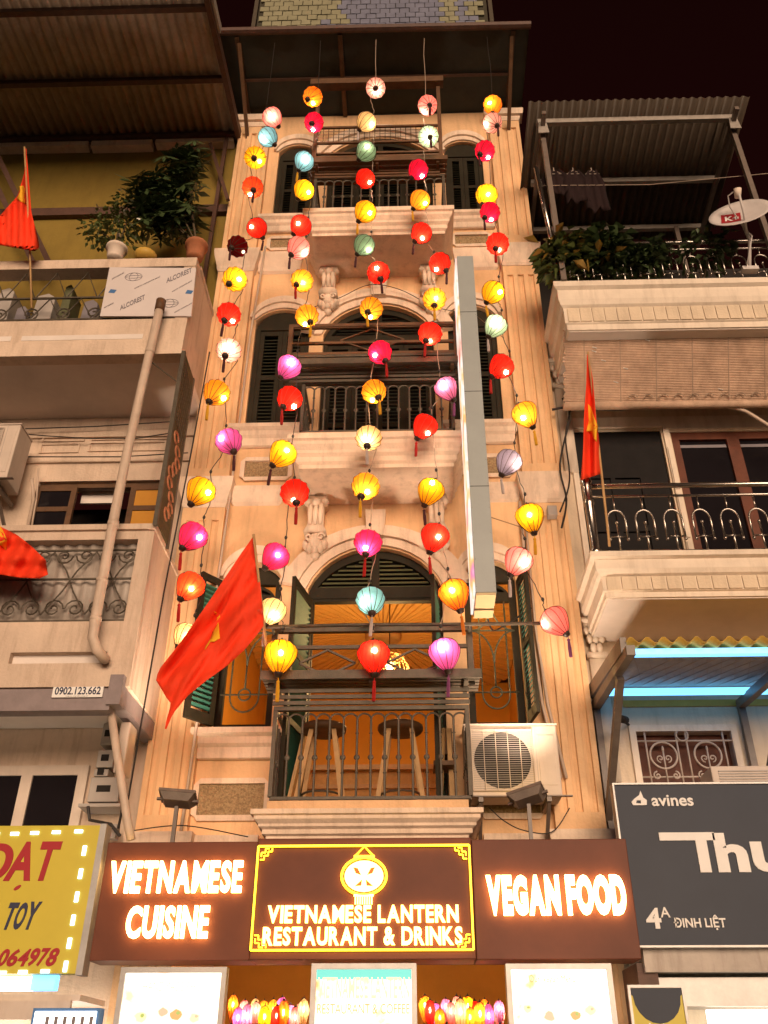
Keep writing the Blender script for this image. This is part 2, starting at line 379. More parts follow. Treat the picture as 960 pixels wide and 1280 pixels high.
# pilasters with flutes
def pilaster(x0, x1, segs):
    mb = MB(); yf = Y0 - .09; w = x1 - x0
    for za, zb in segs:
        plain = .16
        mb.box(x0, x1, yf, Y0+.02, za, za+plain); mb.box(x0, x1, yf, Y0+.02, zb-plain, zb)
        prof = [(x0, Y0+.02), (x0, yf)]
        for k in range(3):
            c = x0 + w * (.2 + .3*k); hw = w*.085
            prof += [(c-hw, yf), (c-hw*.8, yf+.022), (c, yf+.034), (c+hw*.8, yf+.022), (c+hw, yf)]
        prof += [(x1, yf), (x1, Y0+.02)]
        vs = [(x, y, za+plain) for x, y in prof] + [(x, y, zb-plain) for x, y in prof]; m = len(prof)
        mb.add(vs, [(i, i+1, m+i+1, m+i) for i in range(m-1)])
    return mb
SEG = [(.1, 3.25), (3.45, 6.86), (7.22, 10.52), (10.95, 13.6)]
for x0, x1 in ((XL-.02, -1.62), (1.62, XR+.02)):
    p = obj('pilaster', pilaster(x0, x1, SEG), M['wall'], house)
    for zc in (3.25, 6.86, 10.52, 13.6):
        h = .36 if zc in (6.86, 10.52) else .2
        c = MB().cornice([(.0, zc), (.02, zc+.04), (.02, zc+.08), (.06, zc+h-.12), (.07, zc+h-.04), (.07, zc+h)], x0, x1, Y0-.10, Y0+.02)
        obj('capital', c, M['trim'], p)
# string courses between the pilasters
for za, zb in ((3.30, 3.44), (6.93, 7.16), (10.55, 10.92)):
    for x0, x1 in ((-1.615, -.98), (.98, 1.615)):
        pr = [(.0, za), (.03, za+.03), (.03, za+.09), (.06, zb-.06), (.06, zb)]
        obj('string_course', MB().cornice(pr, x0+.07, x1-.07, Y0-.002, Y0+.02), M['trim'], house)
# sills
for zc, (a, b) in ((4.40, (-1.60, -.90)), (7.99, (-1.60, -.86)), (7.99, (.86, 1.56)), (11.61, (-1.55, -.92)), (11.61, (.92, 1.56))):
    pr = [(-.0, zc-.28), (.02, zc-.27), (.02, zc-.17), (.05, zc-.14), (.05, zc-.08), (.09, zc-.05), (.09, zc)]
    obj('window_sill', MB().cornice(pr, a, b, Y0-.03, Y0+.02), M['trim'], house)
# arch mouldings
for xc, hw, zs, zt, o in ((.01, .69, 5.90, 6.38, .30), (.015, .685, 9.45, 9.95, .28), (.01, .75, 12.95, 13.38, .2)):
    mb = MB(); archband(mb, xc, hw+.02, zs+.0, zt+.02, hw+.12, zs+.0, zt+.12, Y0-.03, Y0+.01); archband(mb, xc, hw+.12, zs+.02, zt+.121, hw+o, zs+.06, zt+.25, Y0-.065, Y0+.011)
    obj('arch_moulding', mb, M['trim'], house)
    if zs < 12: obj('keystone', MB().prism([(xc-.09, zt+.10), (xc+.09, zt+.10), (xc+.11, zt+.42), (xc-.11, zt+.42)], Y0-.10, Y0+.012), M['trim'], house)
for x0, x1, zs, zt in ((-1.53,-.96,6.02,6.20), (.92,1.46,6.02,6.20), (-1.53,-.84,9.72,9.90), (.88,1.48,9.72,9.90), (-1.47,-.92,13.1,13.26), (.94,1.49,13.1,13.26)):
    mb = MB(); xc = (x0+x1)/2; hw = (x1-x0)/2
    archband(mb, xc, hw+.0, zs+.01, zt+.015, hw+.04, zs+.0, zt+.10, Y0-.028, Y0+.011); archband(mb, xc, hw+.04, zs+.02, zt+.101, hw+.075, zs+.02, zt+.20, Y0-.055, Y0+.012)
    obj('arch_moulding', mb, M['trim'], house)
# pebble-dash panels
for x0, x1, z0, z1 in ((-1.62,-.92,3.57,3.95), (.95,1.56,3.57,3.95), (-1.52,-.93,7.25,7.57), (.95,1.55,7.25,7.57), (-1.50,-1.0,10.98,11.26), (.98,1.52,10.98,11.26)):
    k = .06; o_ = [(x0+k,z0),(x1-k,z0),(x1-k*.6,z0+k*.6),(x1,z0+k),(x1,z1-k),(x1-k,z1),(x0+k,z1),(x0,z1-k),(x0,z0+k),(x0+k*.6,z0+k*.6)]
    e = .05; i_ = [(x0+e,z0+e),(x1-e,z0+e),(x1-e,z1-e),(x0+e,z1-e)]
    f = obj('wall_panel', MB().prism(o_, Y0-.03, Y0+.01, [i_]), M['trim'], house)
    obj('pebble_infill', MB().box(x0+e+.002, x1-e-.002, Y0-.008, Y0+.009, z0+e+.002, z1-e-.002), M['pebble'], f)
# balcony slabs
BAL = [(3.245, 3.46, -.84, .85, 7.42), (6.93, 7.30, -.79, .87, 7.48), (10.46, 10.84, -.82, .89, 7.48)]
for i, (z0, z1, x0, x1, yf) in enumerate(BAL):
    h = z1 - z0
    pr = [(-.03, z0), (-.03, z0+h*.12), (.0, z0+h*.18), (.0, z0+h*.34), (.03, z0+h*.42), (.03, z0+h*.52), (.065, z0+h*.66), (.065, z0+h*.78), (.09, z0+h*.82), (.09, z1)]
    b = obj('balcony_slab', MB().cornice(pr, x0, x1, yf, Y0-.001), M['trim'], house)
    obj('slab_plinth', MB().cornice([(.0, z1+.001), (.0, z1+.09)], x0+.02, x1-.02, yf+.02, Y0-.002), M['wall'], b)
# corbels
def corbel(mb, x, zt, y=Y0):
    mb.prism([(x-.11, zt), (x+.11, zt), (x+.12, zt-.06), (x+.08, zt-.10), (x+.08, zt-.36), (x+.12, zt-.44), (x-.12, zt-.44), (x-.08, zt-.36), (x-.08, zt-.10), (x-.12, zt-.06)], y-.20, y+.01)
    for k in (-1, 0, 1):
        mb.tube([(x+k*.055, y-.21, zt-.12), (x+k*.055, y-.225, zt-.24), (x+k*.055, y-.205, zt-.36)], [.022, .03, .018], 8)
    mb.ell((x, y-.21, zt-.10), .05, .05, .06); mb.ell((x-.09, y-.17, zt-.07), .045, .06, .045); mb.ell((x+.09, y-.17, zt-.07), .045, .06, .045)
    for k in range(5):
        a = R(-70 + 35*k); mb.ell((x+.10*math.sin(a), y-.09, zt-.52-.10*math.cos(a)*.8), .045, .07, .06, 8, 5)
    mb.ell((x, y-.10, zt-.52), .09, .10, .10); mb.ell((x, y-.06, zt-.66), .05, .05, .05)
    for s in (-1, 1): mb.tube(spiral((x+s*.06, y-.18, zt-.50), .045, 1.2, 0, 14, s), .014, 5)
    return mb
for zt in (6.92, 10.45):
    for x in (-.62, .66): obj('corbel', corbel(MB(), x, zt), M['trim'], house, True)
# shutters: a leaf is a frame with louvres, hinged along its local z axis
def leaf(parent, hinge, w, h, ang, frame='shutter', slat='slat', top=None, panes=2):
    lf = MB(); t = .035; s = .055
    lf.box(0, s, 0, t, 0, h); lf.box(w-s, w, 0, t, 0, h); lf.box(s+.001, w-s-.001, .001, t-.001, 0, .10); lf.box(s+.001, w-s-.001, .001, t-.001, h-.07, h)
    zs_ = [.10 + (h-.17)*k/panes for k in range(panes+1)]
    for z in zs_[1:-1]: lf.box(s+.001, w-s-.001, .001, t-.001, z-.03, z+.03)
    o = link('shutter', lf.mesh('shutter'), parent, hinge); o.data.materials.append(M[frame]); o.rotation_euler = (0, 0, ang)
    sl = MB()
    for a, b in zip(zs_[:-1], zs_[1:]):
        a += .03; b -= .03; k = max(2, int((b-a)/.05))
        for i in range(k):
            z = a + (b-a)*(i+.5)/k
            sl.add([(s, .002, z-.022), (w-s, .002, z-.022), (w-s, t-.004, z+.012), (s, t-.004, z+.012), (s, .008, z-.026), (w-s, .008, z-.026), (w-s, t, z+.008), (s, t, z+.008)],
                [(0,1,2,3),(7,6,5,4),(0,4,5,1),(2,6,7,3)])
    so = bpy.data.objects.new('louvre_slats', sl.mesh('louvre_slats')); COL.objects.link(so); so.data.materials.append(M[slat]); so.parent = o; so['kind'] = 'stuff'
    return o
def transom(parent, x0, x1, zs, zt, y, halves=2, slat='slat'):
    xc = (x0+x1)/2; hw = (x1-x0)/2; fr = MB(); out = arc(xc, hw-.002, zs, zt-.002); mg = min(.09, (zt-zs)*.28); inn = arc(xc, hw-mg, zs+mg*.55, zt-mg)
    fr.prism(out + [(x1-.002, zs-.08), (x0+.002, zs-.08)], y, y+.06, [inn])
    if halves == 2: fr.box(xc-.04, xc+.04, y-.004, y+.064, zs-.001, zt-mg*.9)
    f = obj('fanlight_frame', fr, M['shutter'], parent); sl = MB(); z = zs+mg*.7
    while z < zt-mg*1.3:
        h = zt - zs; rr = (hw*hw+h*h)/(2*h); cz = zt-mg-rr; q = rr*rr-(z-cz)**2
        if q > 0:
            hx = min(hw-.10, math.sqrt(q)-.02)
            if hx > .08: sl.add([(xc-hx, y+.01, z-.02), (xc+hx, y+.01, z-.02), (xc+hx, y+.045, z+.016), (xc-hx, y+.045, z+.016)], [(0,1,2,3)])
        z += .05
    obj('louvre_slats', sl, M[slat], f, kind='stuff', solid=.006)
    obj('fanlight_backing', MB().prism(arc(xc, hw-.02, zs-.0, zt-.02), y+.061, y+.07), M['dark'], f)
    return f
# closed shutters on the two upper storeys
for (x0, x1, z0, zs, zt) in ((-.67,.70,7.39,9.45,9.95), (-.74,.76,10.93,12.95,13.38)):
    w_ = obj('balcony_door', MB().prism([(x0+.002,z0),(x0+.002,zs-.08),(x1-.002,zs-.08),(x1-.002,z0),(x1-.05,z0),(x1-.05,zs-.10),(x0+.05,zs-.10),(x0+.05,z0)], Y0+.07, Y0+.13), M['shutter'], house)
    transom(w_, x0, x1, zs, zt, Y0+.07, slat='slat')
    lw = (x1-x0-.10)/4
    for k in range(4): leaf(w_, (x0+.05+lw*k, Y0+.09, z0+.01), lw-.006, zs-.10-z0, 0, panes=3)
for (x0, x1, z0, zs, zt) in ((-1.53,-.84,8.02,9.72,9.90), (.88,1.48,8.02,9.72,9.90), (-1.47,-.92,11.64,13.1,13.26), (.94,1.49,11.64,13.1,13.26)):
    w_ = obj('window', MB().box(x0+.002, x0+.06, Y0+.05, Y0+.11, z0, zs-.12).box(x1-.06, x1-.002, Y0+.05, Y0+.11, z0, zs-.12).prism(arc((x0+x1)/2, (x1-x0)/2-.002, zs-.12, zt), Y0+.051, Y0+.109), M['shutter'], house)
    lw = (x1-x0-.12)/2
    for k in range(2): leaf(w_, (x0+.06+lw*k, Y0+.065, z0+.01), lw-.004, zs-.14-z0, 0, panes=2)
# first storey: open shutters, fanlight, grilles
door = obj('balcony_door', MB().prism([(-.678,3.56),(-.678,5.82),(.698,5.82),(.698,3.56),(.64,3.56),(.64,5.79),(-.62,5.79),(-.62,3.56)], Y0+.08, Y0+.15), M['shutter'], house)
transom(door, -.68, .70, 5.90, 6.38, Y0+.07, slat='slatolive')
leaf(door, (-.66, Y0+.05, 3.58), .56, 2.2, R(-102), slat='slatgreen', panes=3)
leaf(door, (.64, Y0+.05, 3.58), .56, 2.2, R(-97), slat='slatgreen', panes=3)
def grille(mb, x0, x1, z0, z1, y, r_=.009):
    xc = (x0+x1)/2; w = (x1-x0); a = w*.30
    for z in (z0+.32, z1-.42): mb.tube([(x0, y, z), (x1, y, z)], r_, 5)
    mb.tube([(xc-a, y, z1-.1)] + [(xc-a, y, z0+.30)] + [(xc-a*math.cos(R(18*k)), y, z0+.30-a*1.1*math.sin(R(18*k))) for k in range(1, 10)] + [(xc+a, y, z0+.30), (xc+a, y, z1-.1)], r_, 5)
    mb.tube(circle((xc, y, z0+.32), a*.42, 14), r_, 5, True)
    for s in (-1, 1): mb.tube([(xc+s*w*.5, y, z1-.42)] + [(xc+s*w*.5*(1-math.sin(R(15*k))), y, z1-.42-.35*(1-math.cos(R(15*k)))) for k in range(1, 7)], r_, 5); mb.tube([(xc+s*w*.5*(1-math.sin(R(15*k))), y, z1-.42+.30*(1-math.cos(R(15*k)))) for k in range(0, 7)], r_, 5)
    mb.tube([(xc, y, z0+.32+a*.42), (xc, y, z1-.77)], r_, 5)
    return mb
for x0, x1, hx, ang in ((-1.53, -.96, -1.53, R(-128)), (.92, 1.46, 1.46, R(-82))):
    w_ = obj('window', MB().box(x0+.002, x0+.07, Y0+.08, Y0+.15, 4.43, 6.0).box(x1-.07, x1-.002, Y0+.08, Y0+.15, 4.43, 6.0).box(x0+.071, x1-.071, Y0+.08, Y0+.15, 4.43, 4.49).prism(arc((x0+x1)/2, (x1-x0)/2-.002, 6.0, 6.2), Y0+.081, Y0+.149), M['shutter'], house)
    transom(w_, x0+.07, x1-.07, 5.86, 5.99, Y0+.09, 1, 'slatgreen')
    obj('window_grille', grille(MB(), x0+.05, x1-.05, 4.45, 5.84, Y0+.03), M['irongreen'], w_, True)
    leaf(w_, (hx, Y0-.01, 4.44), .34, 1.52, ang, slat='slatgreen')

# balcony railings, cages above them
def baluster_mesh(h):
    mb = MB(); mb.tube([(0,0,0), (0,0,h)], .010, 6); mb.ell((0,0,h*.50), .026, .012, .026, 8, 5); mb.ell((0,0,h*.30), .017, .012, .010, 8, 4); mb.ell((0,0,h*.82), .017, .012, .010, 8, 4)
    return mb.mesh('baluster')
def arch_loop(w):
    mb = MB(); mb.tube([(w/2*math.cos(R(180-15*k)), 0, w/2*.95*math.sin(R(180-15*k))) for k in range(13)], .009, 5); return mb.mesh('arch_loop')
def railing(x0, x1, yf, z0, h, pitch=.117):
    r_ = obj('balcony_railing', MB().box(x0, x1, yf-.012, yf+.012, z0+.0, z0+.025).box(x0-.02, x1+.02, yf-.022, yf+.022, z0+h, z0+h+.035)
        .box(x0-.02, x0+.015, yf-.02, yf+.02, z0+.026, z0+h-.001).box(x1-.015, x1+.02, yf-.02, yf+.02, z0+.026, z0+h-.001), M['iron'], house)
    n = int(round((x1-x0)/pitch)); p = (x1-x0)/n; hb = h - p*.5 - .05
    bm_ = baluster_mesh(hb); bm_.materials.append(M['iron']); al = arch_loop(p); al.materials.append(M['iron'])
    for k in range(1, n): inst('baluster', bm_, (x0+p*k, yf, z0+.025), r_)
    for k in range(n): inst('arch_loop', al, (x0+p*(k+.5), yf, z0+.025+hb), r_)
    for x in (x0, x1):
        m_ = int((Y0-yf)/pitch)
        for k in range(1, m_+1): inst('baluster', bm_, (x, yf+.02+(Y0-yf-.05)*k/(m_+1), z0+.025), r_)
        obj('side_rail', MB().box(x-.012, x+.012, yf+.023, Y0-.002, z0+h, z0+h+.035), M['iron'], r_)
        obj('bottom_rail', MB().box(x-.01, x+.01, yf+.013, Y0-.002, z0, z0+.024), M['iron'], r_)
    return r_
railing(-.80, .85, 7.46, 3.56, .76)
railing(-.76, .85, 7.52, 7.395, .66)
railing(-.79, .87, 7.52, 10.935, .62)
# slatted bar shelf and cage frame per balcony
def cage(x0, x1, yf, zshelf, nsl, posts_to, bars, mframe, mslat, diamond=None, rails=()):
    c = obj('balcony_cage', MB().box(x0, x1, yf, yf+.05, posts_to-.045, posts_to), M[mframe], house)
    for x in (x0, x1-.05): obj('cage_post', MB().box(x, x+.05, yf, yf+.05, zshelf-.05, posts_to-.046), M[mframe], c)
    for k in range(nsl):
        y = yf - .10 + .075*k
        obj('shelf_slat', MB().box(x0-.04, x1+.04, y, y+.055, zshelf+.04*0, zshelf+.022), M[mslat], c)
    obj('shelf_front', MB().box(x0-.05, x1+.05, yf-.13, yf-.105, zshelf-.02, zshelf+.06), M[mslat], c)
    for k in range(3): obj('shelf_bearer', MB().box(x0+(x1-x0)*(k+.08)/2.2, x0+(x1-x0)*(k+.08)/2.2+.035, yf-.10, yf+.2, zshelf-.045, zshelf-.001), M[mframe], c)
    for z in bars: obj('cage_bar', MB().box(x0+.051, x1-.051, yf+.010, yf+.036, z, z+.034), M[mframe], c)
    for a, b, z0, z1 in (diamond or ()):
        xm, zm = (a+b)/2, (z0+z1)/2
        mb = MB()
        for p, q in (((a, zm), (xm, z1)), ((xm, z1), (b, zm)), ((b, zm), (xm, z0)), ((xm, z0), (a, zm))): mb.bar((p[0], yf+.02, p[1]), (q[0], yf+.02, q[1]), .018, .018)
        obj('diamond_bars', mb, M[mframe], c)
    for z0, z1, m_ in rails:
        k = 0
        while z0 + k*.055 < z1: obj('back_slat', MB().box(x0+.051, x1-.051, yf+.012, yf+.03, z0+k*.055, z0+k*.055+.034), M[mslat], c); k += 1
    return c
cage(-.88, .93, 7.40, 4.56, 5, 5.09, (4.88,), 'iron', 'iron', ((-.62,-.12,4.62,4.87), (.16,.66,4.62,4.87)), ((4.36, 4.52, 0),))
cage(-.97, .95, 7.46, 8.22, 5, 8.92, (8.46, 8.62, 8.86), 'wood', 'iron', ((-.38,.34,8.50,8.84),), ((8.06, 8.2, 0), (8.26, 8.44, 0)))
cage(-.86, .88, 7.48, 11.72, 5, 13.62, (12.05, 12.28, 12.62), 'wood', 'wood', None, ((11.56, 11.70, 0), (11.76, 12.02, 0)))
for x in (-.62, -.08, .52): pass
mesh_ = MB()
for k in range(24): mesh_.tube([(-.8+k*.07, 7.5, 12.3), (-.8+k*.07, 7.5, 12.6)], .004, 4)
for k in range(4): mesh_.tube([(-.81, 7.5, 12.34+k*.07), (.83, 7.5, 12.34+k*.07)], .004, 4)
obj('wire_mesh_panel', mesh_, M['steel'], bpy.data.objects['balcony_cage.002'])
obj('cage_header', MB().box(-.95, .93, 7.40, 7.52, 13.52, 13.64), M['wood'], bpy.data.objects['balcony_cage.002'])
# long lantern pole along the first balcony
lp = MB().tube([(-1.16, 7.25, 5.02), (-.2, 7.25, 5.035), (.7, 7.25, 5.03), (1.62, 7.25, 5.03)], .017, 8)
for x in (-.86, .90): lp.tube([(x, 7.25, 5.03), (x, 7.42, 5.03)], .014, 6)
tag(obj('lantern_pole', lp, M['iron'], smooth=True), 'thin dark metal pole across the lowest balcony holding the lantern string ends', 'pole')
# eaves canopy above the top storey
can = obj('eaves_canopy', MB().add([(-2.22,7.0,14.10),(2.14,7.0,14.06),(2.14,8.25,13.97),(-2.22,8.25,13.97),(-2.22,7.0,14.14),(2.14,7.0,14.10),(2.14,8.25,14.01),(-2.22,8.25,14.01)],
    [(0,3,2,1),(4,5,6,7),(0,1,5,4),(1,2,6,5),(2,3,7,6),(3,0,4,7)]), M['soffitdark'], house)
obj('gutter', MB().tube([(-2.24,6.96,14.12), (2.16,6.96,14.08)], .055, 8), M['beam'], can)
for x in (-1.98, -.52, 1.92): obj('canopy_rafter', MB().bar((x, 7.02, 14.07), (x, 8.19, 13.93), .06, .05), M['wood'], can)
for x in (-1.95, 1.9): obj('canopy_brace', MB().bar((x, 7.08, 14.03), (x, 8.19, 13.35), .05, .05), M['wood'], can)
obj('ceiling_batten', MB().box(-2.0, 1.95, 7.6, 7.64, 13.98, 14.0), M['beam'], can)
# tiled hoarding on the roof
ho = thing('roof_hoarding', 'tiled screen standing on the roof above the dark eaves at top of picture', 'roof screen', (0, 7.5, 14.2))
obj('hoarding_backing', MB().box(-1.86, 1.66, 7.48, 7.56, 14.2, 17.2), M['grout'], ho)
tw, th = .150, .135; k = 0
for r_ in range(14):
    z = 15.0 + r_*th; sh = (tw*.5 if r_ % 2 else 0)
    for c_ in range(23):
        x = -1.84 + c_*tw + sh*.8
        if x + tw > 1.66: continue
        d = .25*math.sin(c_*.9+r_*.5) + .5*math.sin(c_*.33)
        mm = 'tileblue' if (x > -1.0 and (x < .9 or x > 1.15) and d < .45 and r_ < 9) else 'tileolive'
        t_ = MB().box(x+.006, x+tw-.006, 7.46-random.random()*.012, 7.4795, z+.006, z+th-.006)
        obj('roof_tile', t_, M[mm], ho)
for x in (-1.92, 1.72): obj('hoarding_post', MB().box(x-.03, x+.03, 7.5, 7.56, 14.14, 17.2), M['iron'], ho)

# air conditioner on the first storey
def ac_unit(name, label, x0, x1, y0, y1, z0, z1, fan=True, bracket=True):
    t = thing(name, label, 'air conditioner', ((x0+x1)/2, y1, z0)); h = z1-z0
    obj('casing', MB().box(x0, x1, y0, y1, z0, z1), M['plastic'], t, bevel=.012)
    if fan:
        gx0, gx1, gz0, gz1 = x0+.06, x0+.06+h*.86, z0+h*.07, z1-h*.07; cx, cz = (gx0+gx1)/2, (gz0+gz1)/2; rr = (gx1-gx0)/2*.93
        d_ = MB(); d_.prism([(cx+rr*math.cos(2*math.pi*k/28), cz+rr*math.sin(2*math.pi*k/28)) for k in range(28)], y0-.004, y0+.001)
        obj('fan_opening', d_, M['dark'], t)
        g = MB(); z = gz0
        while z < gz1: g.box(gx0, gx1, y0-.014, y0-.011, z, z+.0035); z += .019
        gr = obj('fan_grille', g, M['plasticgrey'], t, kind='stuff')
        v = MB()
        for k in range(6): x = gx0+(gx1-gx0)*k/5; v.tube([(x, y0-.020, gz0), (x, y0-.022, cz), (x, y0-.020, gz1)], .0035, 4)
        v.tube([(gx0,y0-.014,gz0),(gx1,y0-.014,gz0),(gx1,y0-.014,gz1),(gx0,y0-.014,gz1)], .008, 5, True)
        obj('grille_bars', v, M['plastic'], gr)
        obj('front_seam', MB().box(gx1+.03, gx1+.034, y0-.003, y0+.001, z0+.02, z1-.02), M['plasticgrey'], t)
        obj('service_cover', MB().box(gx1+.05, x1-.03, y0-.005, y0+.001, z0+.09, z1-.09), M['plastic'], t, bevel=.004)
    obj('top_lid', MB().box(x0-.006, x1+.006, y0-.008, y1, z1+.0005, z1+.016), M['plastic'], t)
    if bracket:
        b = MB()
        for x in (x0+.12, x1-.12): b.bar((x, y0-.02, z0-.03), (x, Y0-.003, z0-.03), .04, .04); b.bar((x, y0+.02, z0-.05), (x, Y0-.003, z0-.34), .03, .03)
        b.box(x0-.02, x1+.08, y0-.03, y0+.01, z0-.009, z0-.001)
        obj('wall_bracket', b, M['beambrown'], t)
    return t
ac_unit('air_conditioner', 'white air conditioner with round fan grille beside the lowest balcony', .835, 1.655, 7.78, 8.08, 3.665, 4.285)
vp = MB()
for dx in (0, .05): vp.tube([(1.70+dx, 8.08, 3.9), (1.60+dx, 8.10, 4.6), (1.56+dx, 8.13, 5.4), (1.57+dx, 8.15, 6.9)], .016, 6)
tag(obj('coolant_pipes', vp, M['pipe'], smooth=True), 'pair of pale insulated pipes climbing from the air conditioner along the pilaster', 'pipes')
cp = MB().tube([(-1.66, 8.06, 3.4), (-1.62, 8.07, 5.0), (-1.58, 8.10, 7.0), (-1.56, 8.1, 9.4), (-1.5, 8.12, 11.0)], .014, 6)
tag(obj('wall_conduit', cp, M['pipe'], smooth=True), 'thin pale conduit running up the left fluted pilaster', 'conduit')

# stools behind the lowest railing
def stool(x, y, label):
    z = 3.555; t = thing('bar_stool', label, 'stool', (x, y, z), 'stools on the lowest balcony'); h = .70
    obj('seat', MB().lathe([(.10,0),(.19,.0),(.205,.02),(.205,.05),(.18,.065),(.05,.06)], 20, (x, y, z+h)), M['wood'], t, True)
    for sx in (-1, 1):
        for sy in (-1, 1): obj('leg', MB().bar((x+sx*.20, y+sy*.20, z), (x+sx*.10, y+sy*.10, z+h), .04, .04), M['palewood'], t)
    obj('foot_ring', MB().tube([(x+.17*math.cos(a*.349), y+.17*math.sin(a*.349), z+.14) for a in range(18)], .010, 6, True), M['iron'], t)
stool(-.42, 7.85, 'round wooden bar stool behind the left half of the lowest railing')
stool(.27, 7.85, 'round wooden bar stool behind the right half of the lowest railing')
# folding chair side / leaning boards
tag(obj('leaning_board', MB().bar((-.72, 7.95, 3.56), (-.60, 8.05, 4.35), .03, .22), M['palewood']), 'pale wooden board leaning behind the left end of the lowest railing', 'board')
ch = thing('wooden_chair', 'dark wooden chair folded behind the right end of the lowest railing', 'chair', (.66, 7.95, 3.555))
for dx in (0, .12): obj('leg', MB().bar((.60+dx, 7.9, 3.556), (.66+dx*.4, 8.05, 4.35), .04, .04), M['palewood'], ch)
obj('seat', MB().box(.56, .74, 7.82, 8.08, 3.95, 3.99), M['wood'], ch); obj('backrest', MB().box(.60, .74, 8.05, 8.08, 4.12, 4.36), M['wood'], ch)
# counter inside the room
ctr = thing('bar_counter', 'woven front bar counter in the golden room behind the stools', 'counter', (0, 9.2, 3.5))
obj('front_panel', MB().box(-1.3, 1.3, 9.2, 9.25, 3.501, 4.30), M['rattan'], ctr); obj('counter_top', MB().box(-1.35, 1.35, 9.12, 9.6, 4.301, 4.35), M['palewood'], ctr)
for k in range(3): obj('ledge', MB().box(-1.3, 1.3, 9.16, 9.199, 3.62+k*.25, 3.66+k*.25), M['palewood'], ctr)
# pendant lamp of woven rattan, lit
pn = at(487, 832, 9.4); pt = thing('pendant_lamp', 'woven bowl pendant lamp glowing in the room behind the middle red lantern', 'lamp', pn)
sh = MB()
for k in range(18):
    a = 2*math.pi*k/18; sh.tube([(pn.x+rr*math.cos(a+tw_), pn.y+rr*math.sin(a+tw_), pn.z+dz) for rr, dz, tw_ in ((.06,.14,0),(.16,.09,.15),(.22,-.02,.3),(.20,-.10,.4))], .006, 4)
for rr, dz in ((.06,.14),(.16,.09),(.215,.0),(.22,-.03),(.20,-.10)): sh.tube([(pn.x+rr*math.cos(2*math.pi*k/20), pn.y+rr*math.sin(2*math.pi*k/20), pn.z+dz) for k in range(20)], .007, 4, True)
obj('lamp_shade', sh, M['rattan'], pt); obj('bulb', MB().ell(pn, .05, .05, .06), M['bulb'], pt, True); obj('cord', MB().tube([pn+Vector((0,0,.14)), Vector((pn.x, pn.y, 6.55))], .006, 5), M['wire'], pt)
def plight(name, loc, w, c, r_=.05, parent=None):
    d = bpy.data.lights.new(name, 'POINT'); d.energy = w; d.color = c; d.shadow_soft_size = r_
    o = link(name, d, parent, loc); return o
plight('pendant_light', pn + Vector((0, .0, -.22)), 64, (1, .60, .22), .08, pt)
# small wall lamp right of the door
wl_ = at(600, 760, 8.1); wlt = thing('wall_lamp', 'small glowing amber wall lamp just left of the tall projecting sign foot', 'lamp', wl_)
obj('lamp_glass', MB().lathe([(.03,-.09),(.055,-.07),(.06,.05),(.03,.09)], 10, wl_), M['bulb'], wlt, True); obj('lamp_cap', MB().lathe([(.07,.09),(.05,.12),(.02,.15)], 10, wl_), M['iron'], wlt); obj('lamp_arm', MB().bar(wl_+Vector((0,.0,.13)), (wl_.x, Y0-.001, wl_.z+.13), .02), M['iron'], wlt)

# ================================================================== restaurant signs
YS = 7.30
def sign_box(name, label, x0, x1, z0, z1, y0, y1, m):
    t = thing(name, label, 'sign', ((x0+x1)/2, y1, z0), 'illuminated shop signs above the restaurant door')
    obj('panel', MB().box(x0, x1, y0, y1, z0, z1), M[m], t, bevel=.006); return t
s1 = sign_box('shop_sign', 'maroon sign with glowing letters VIETNAMESE CUISINE', -2.045, -.842, 2.36, 3.20, YS, 7.62, 'maroon')
def zrow(py, y=YS): return Zat(470, py, y)
text_line('VIETNAMESE', Xat(139,1095,YS), Xat(304,1095,YS), zrow(1116), zrow(1076), YS-.045, .022, M['lit_letter'], s1, .034, .10)
text_line('CUISINE', Xat(160,1152,YS), Xat(262,1152,YS), zrow(1173), zrow(1132), YS-.045, .022, M['lit_letter'], s1, .034, .10)
s3 = sign_box('shop_sign', 'maroon sign with glowing block letters VEGAN FOOD', .828, 2.03, 2.36, 3.205, YS, 7.62, 'maroon')
text_line('VEGAN FOOD', Xat(608,1120,YS), Xat(781,1120,YS), zrow(1146), zrow(1096), YS-.045, .022, M['lit_letter'], s3, .060, .05, .25)
s2 = sign_box('shop_sign', 'maroon middle sign with yellow lit border, lantern emblem and restaurant name', -.838, .824, 2.36, 3.215, YS-.03, 7.62, 'maroon')
YC = YS-.03; yl = YC-.028
text_line('VIETNAMESE LANTERN', Xat(335,1143,YC), Xat(573,1143,YC), zrow(1154,YC), zrow(1132,YC), yl, .015, M['lit_gold'], s2, .034, .08, .24)
text_line('RESTAURANT & DRINKS', Xat(329,1170,YC), Xat(578,1170,YC), zrow(1182,YC), zrow(1159,YC), yl, .015, M['lit_gold'], s2, .034, .08, .24)
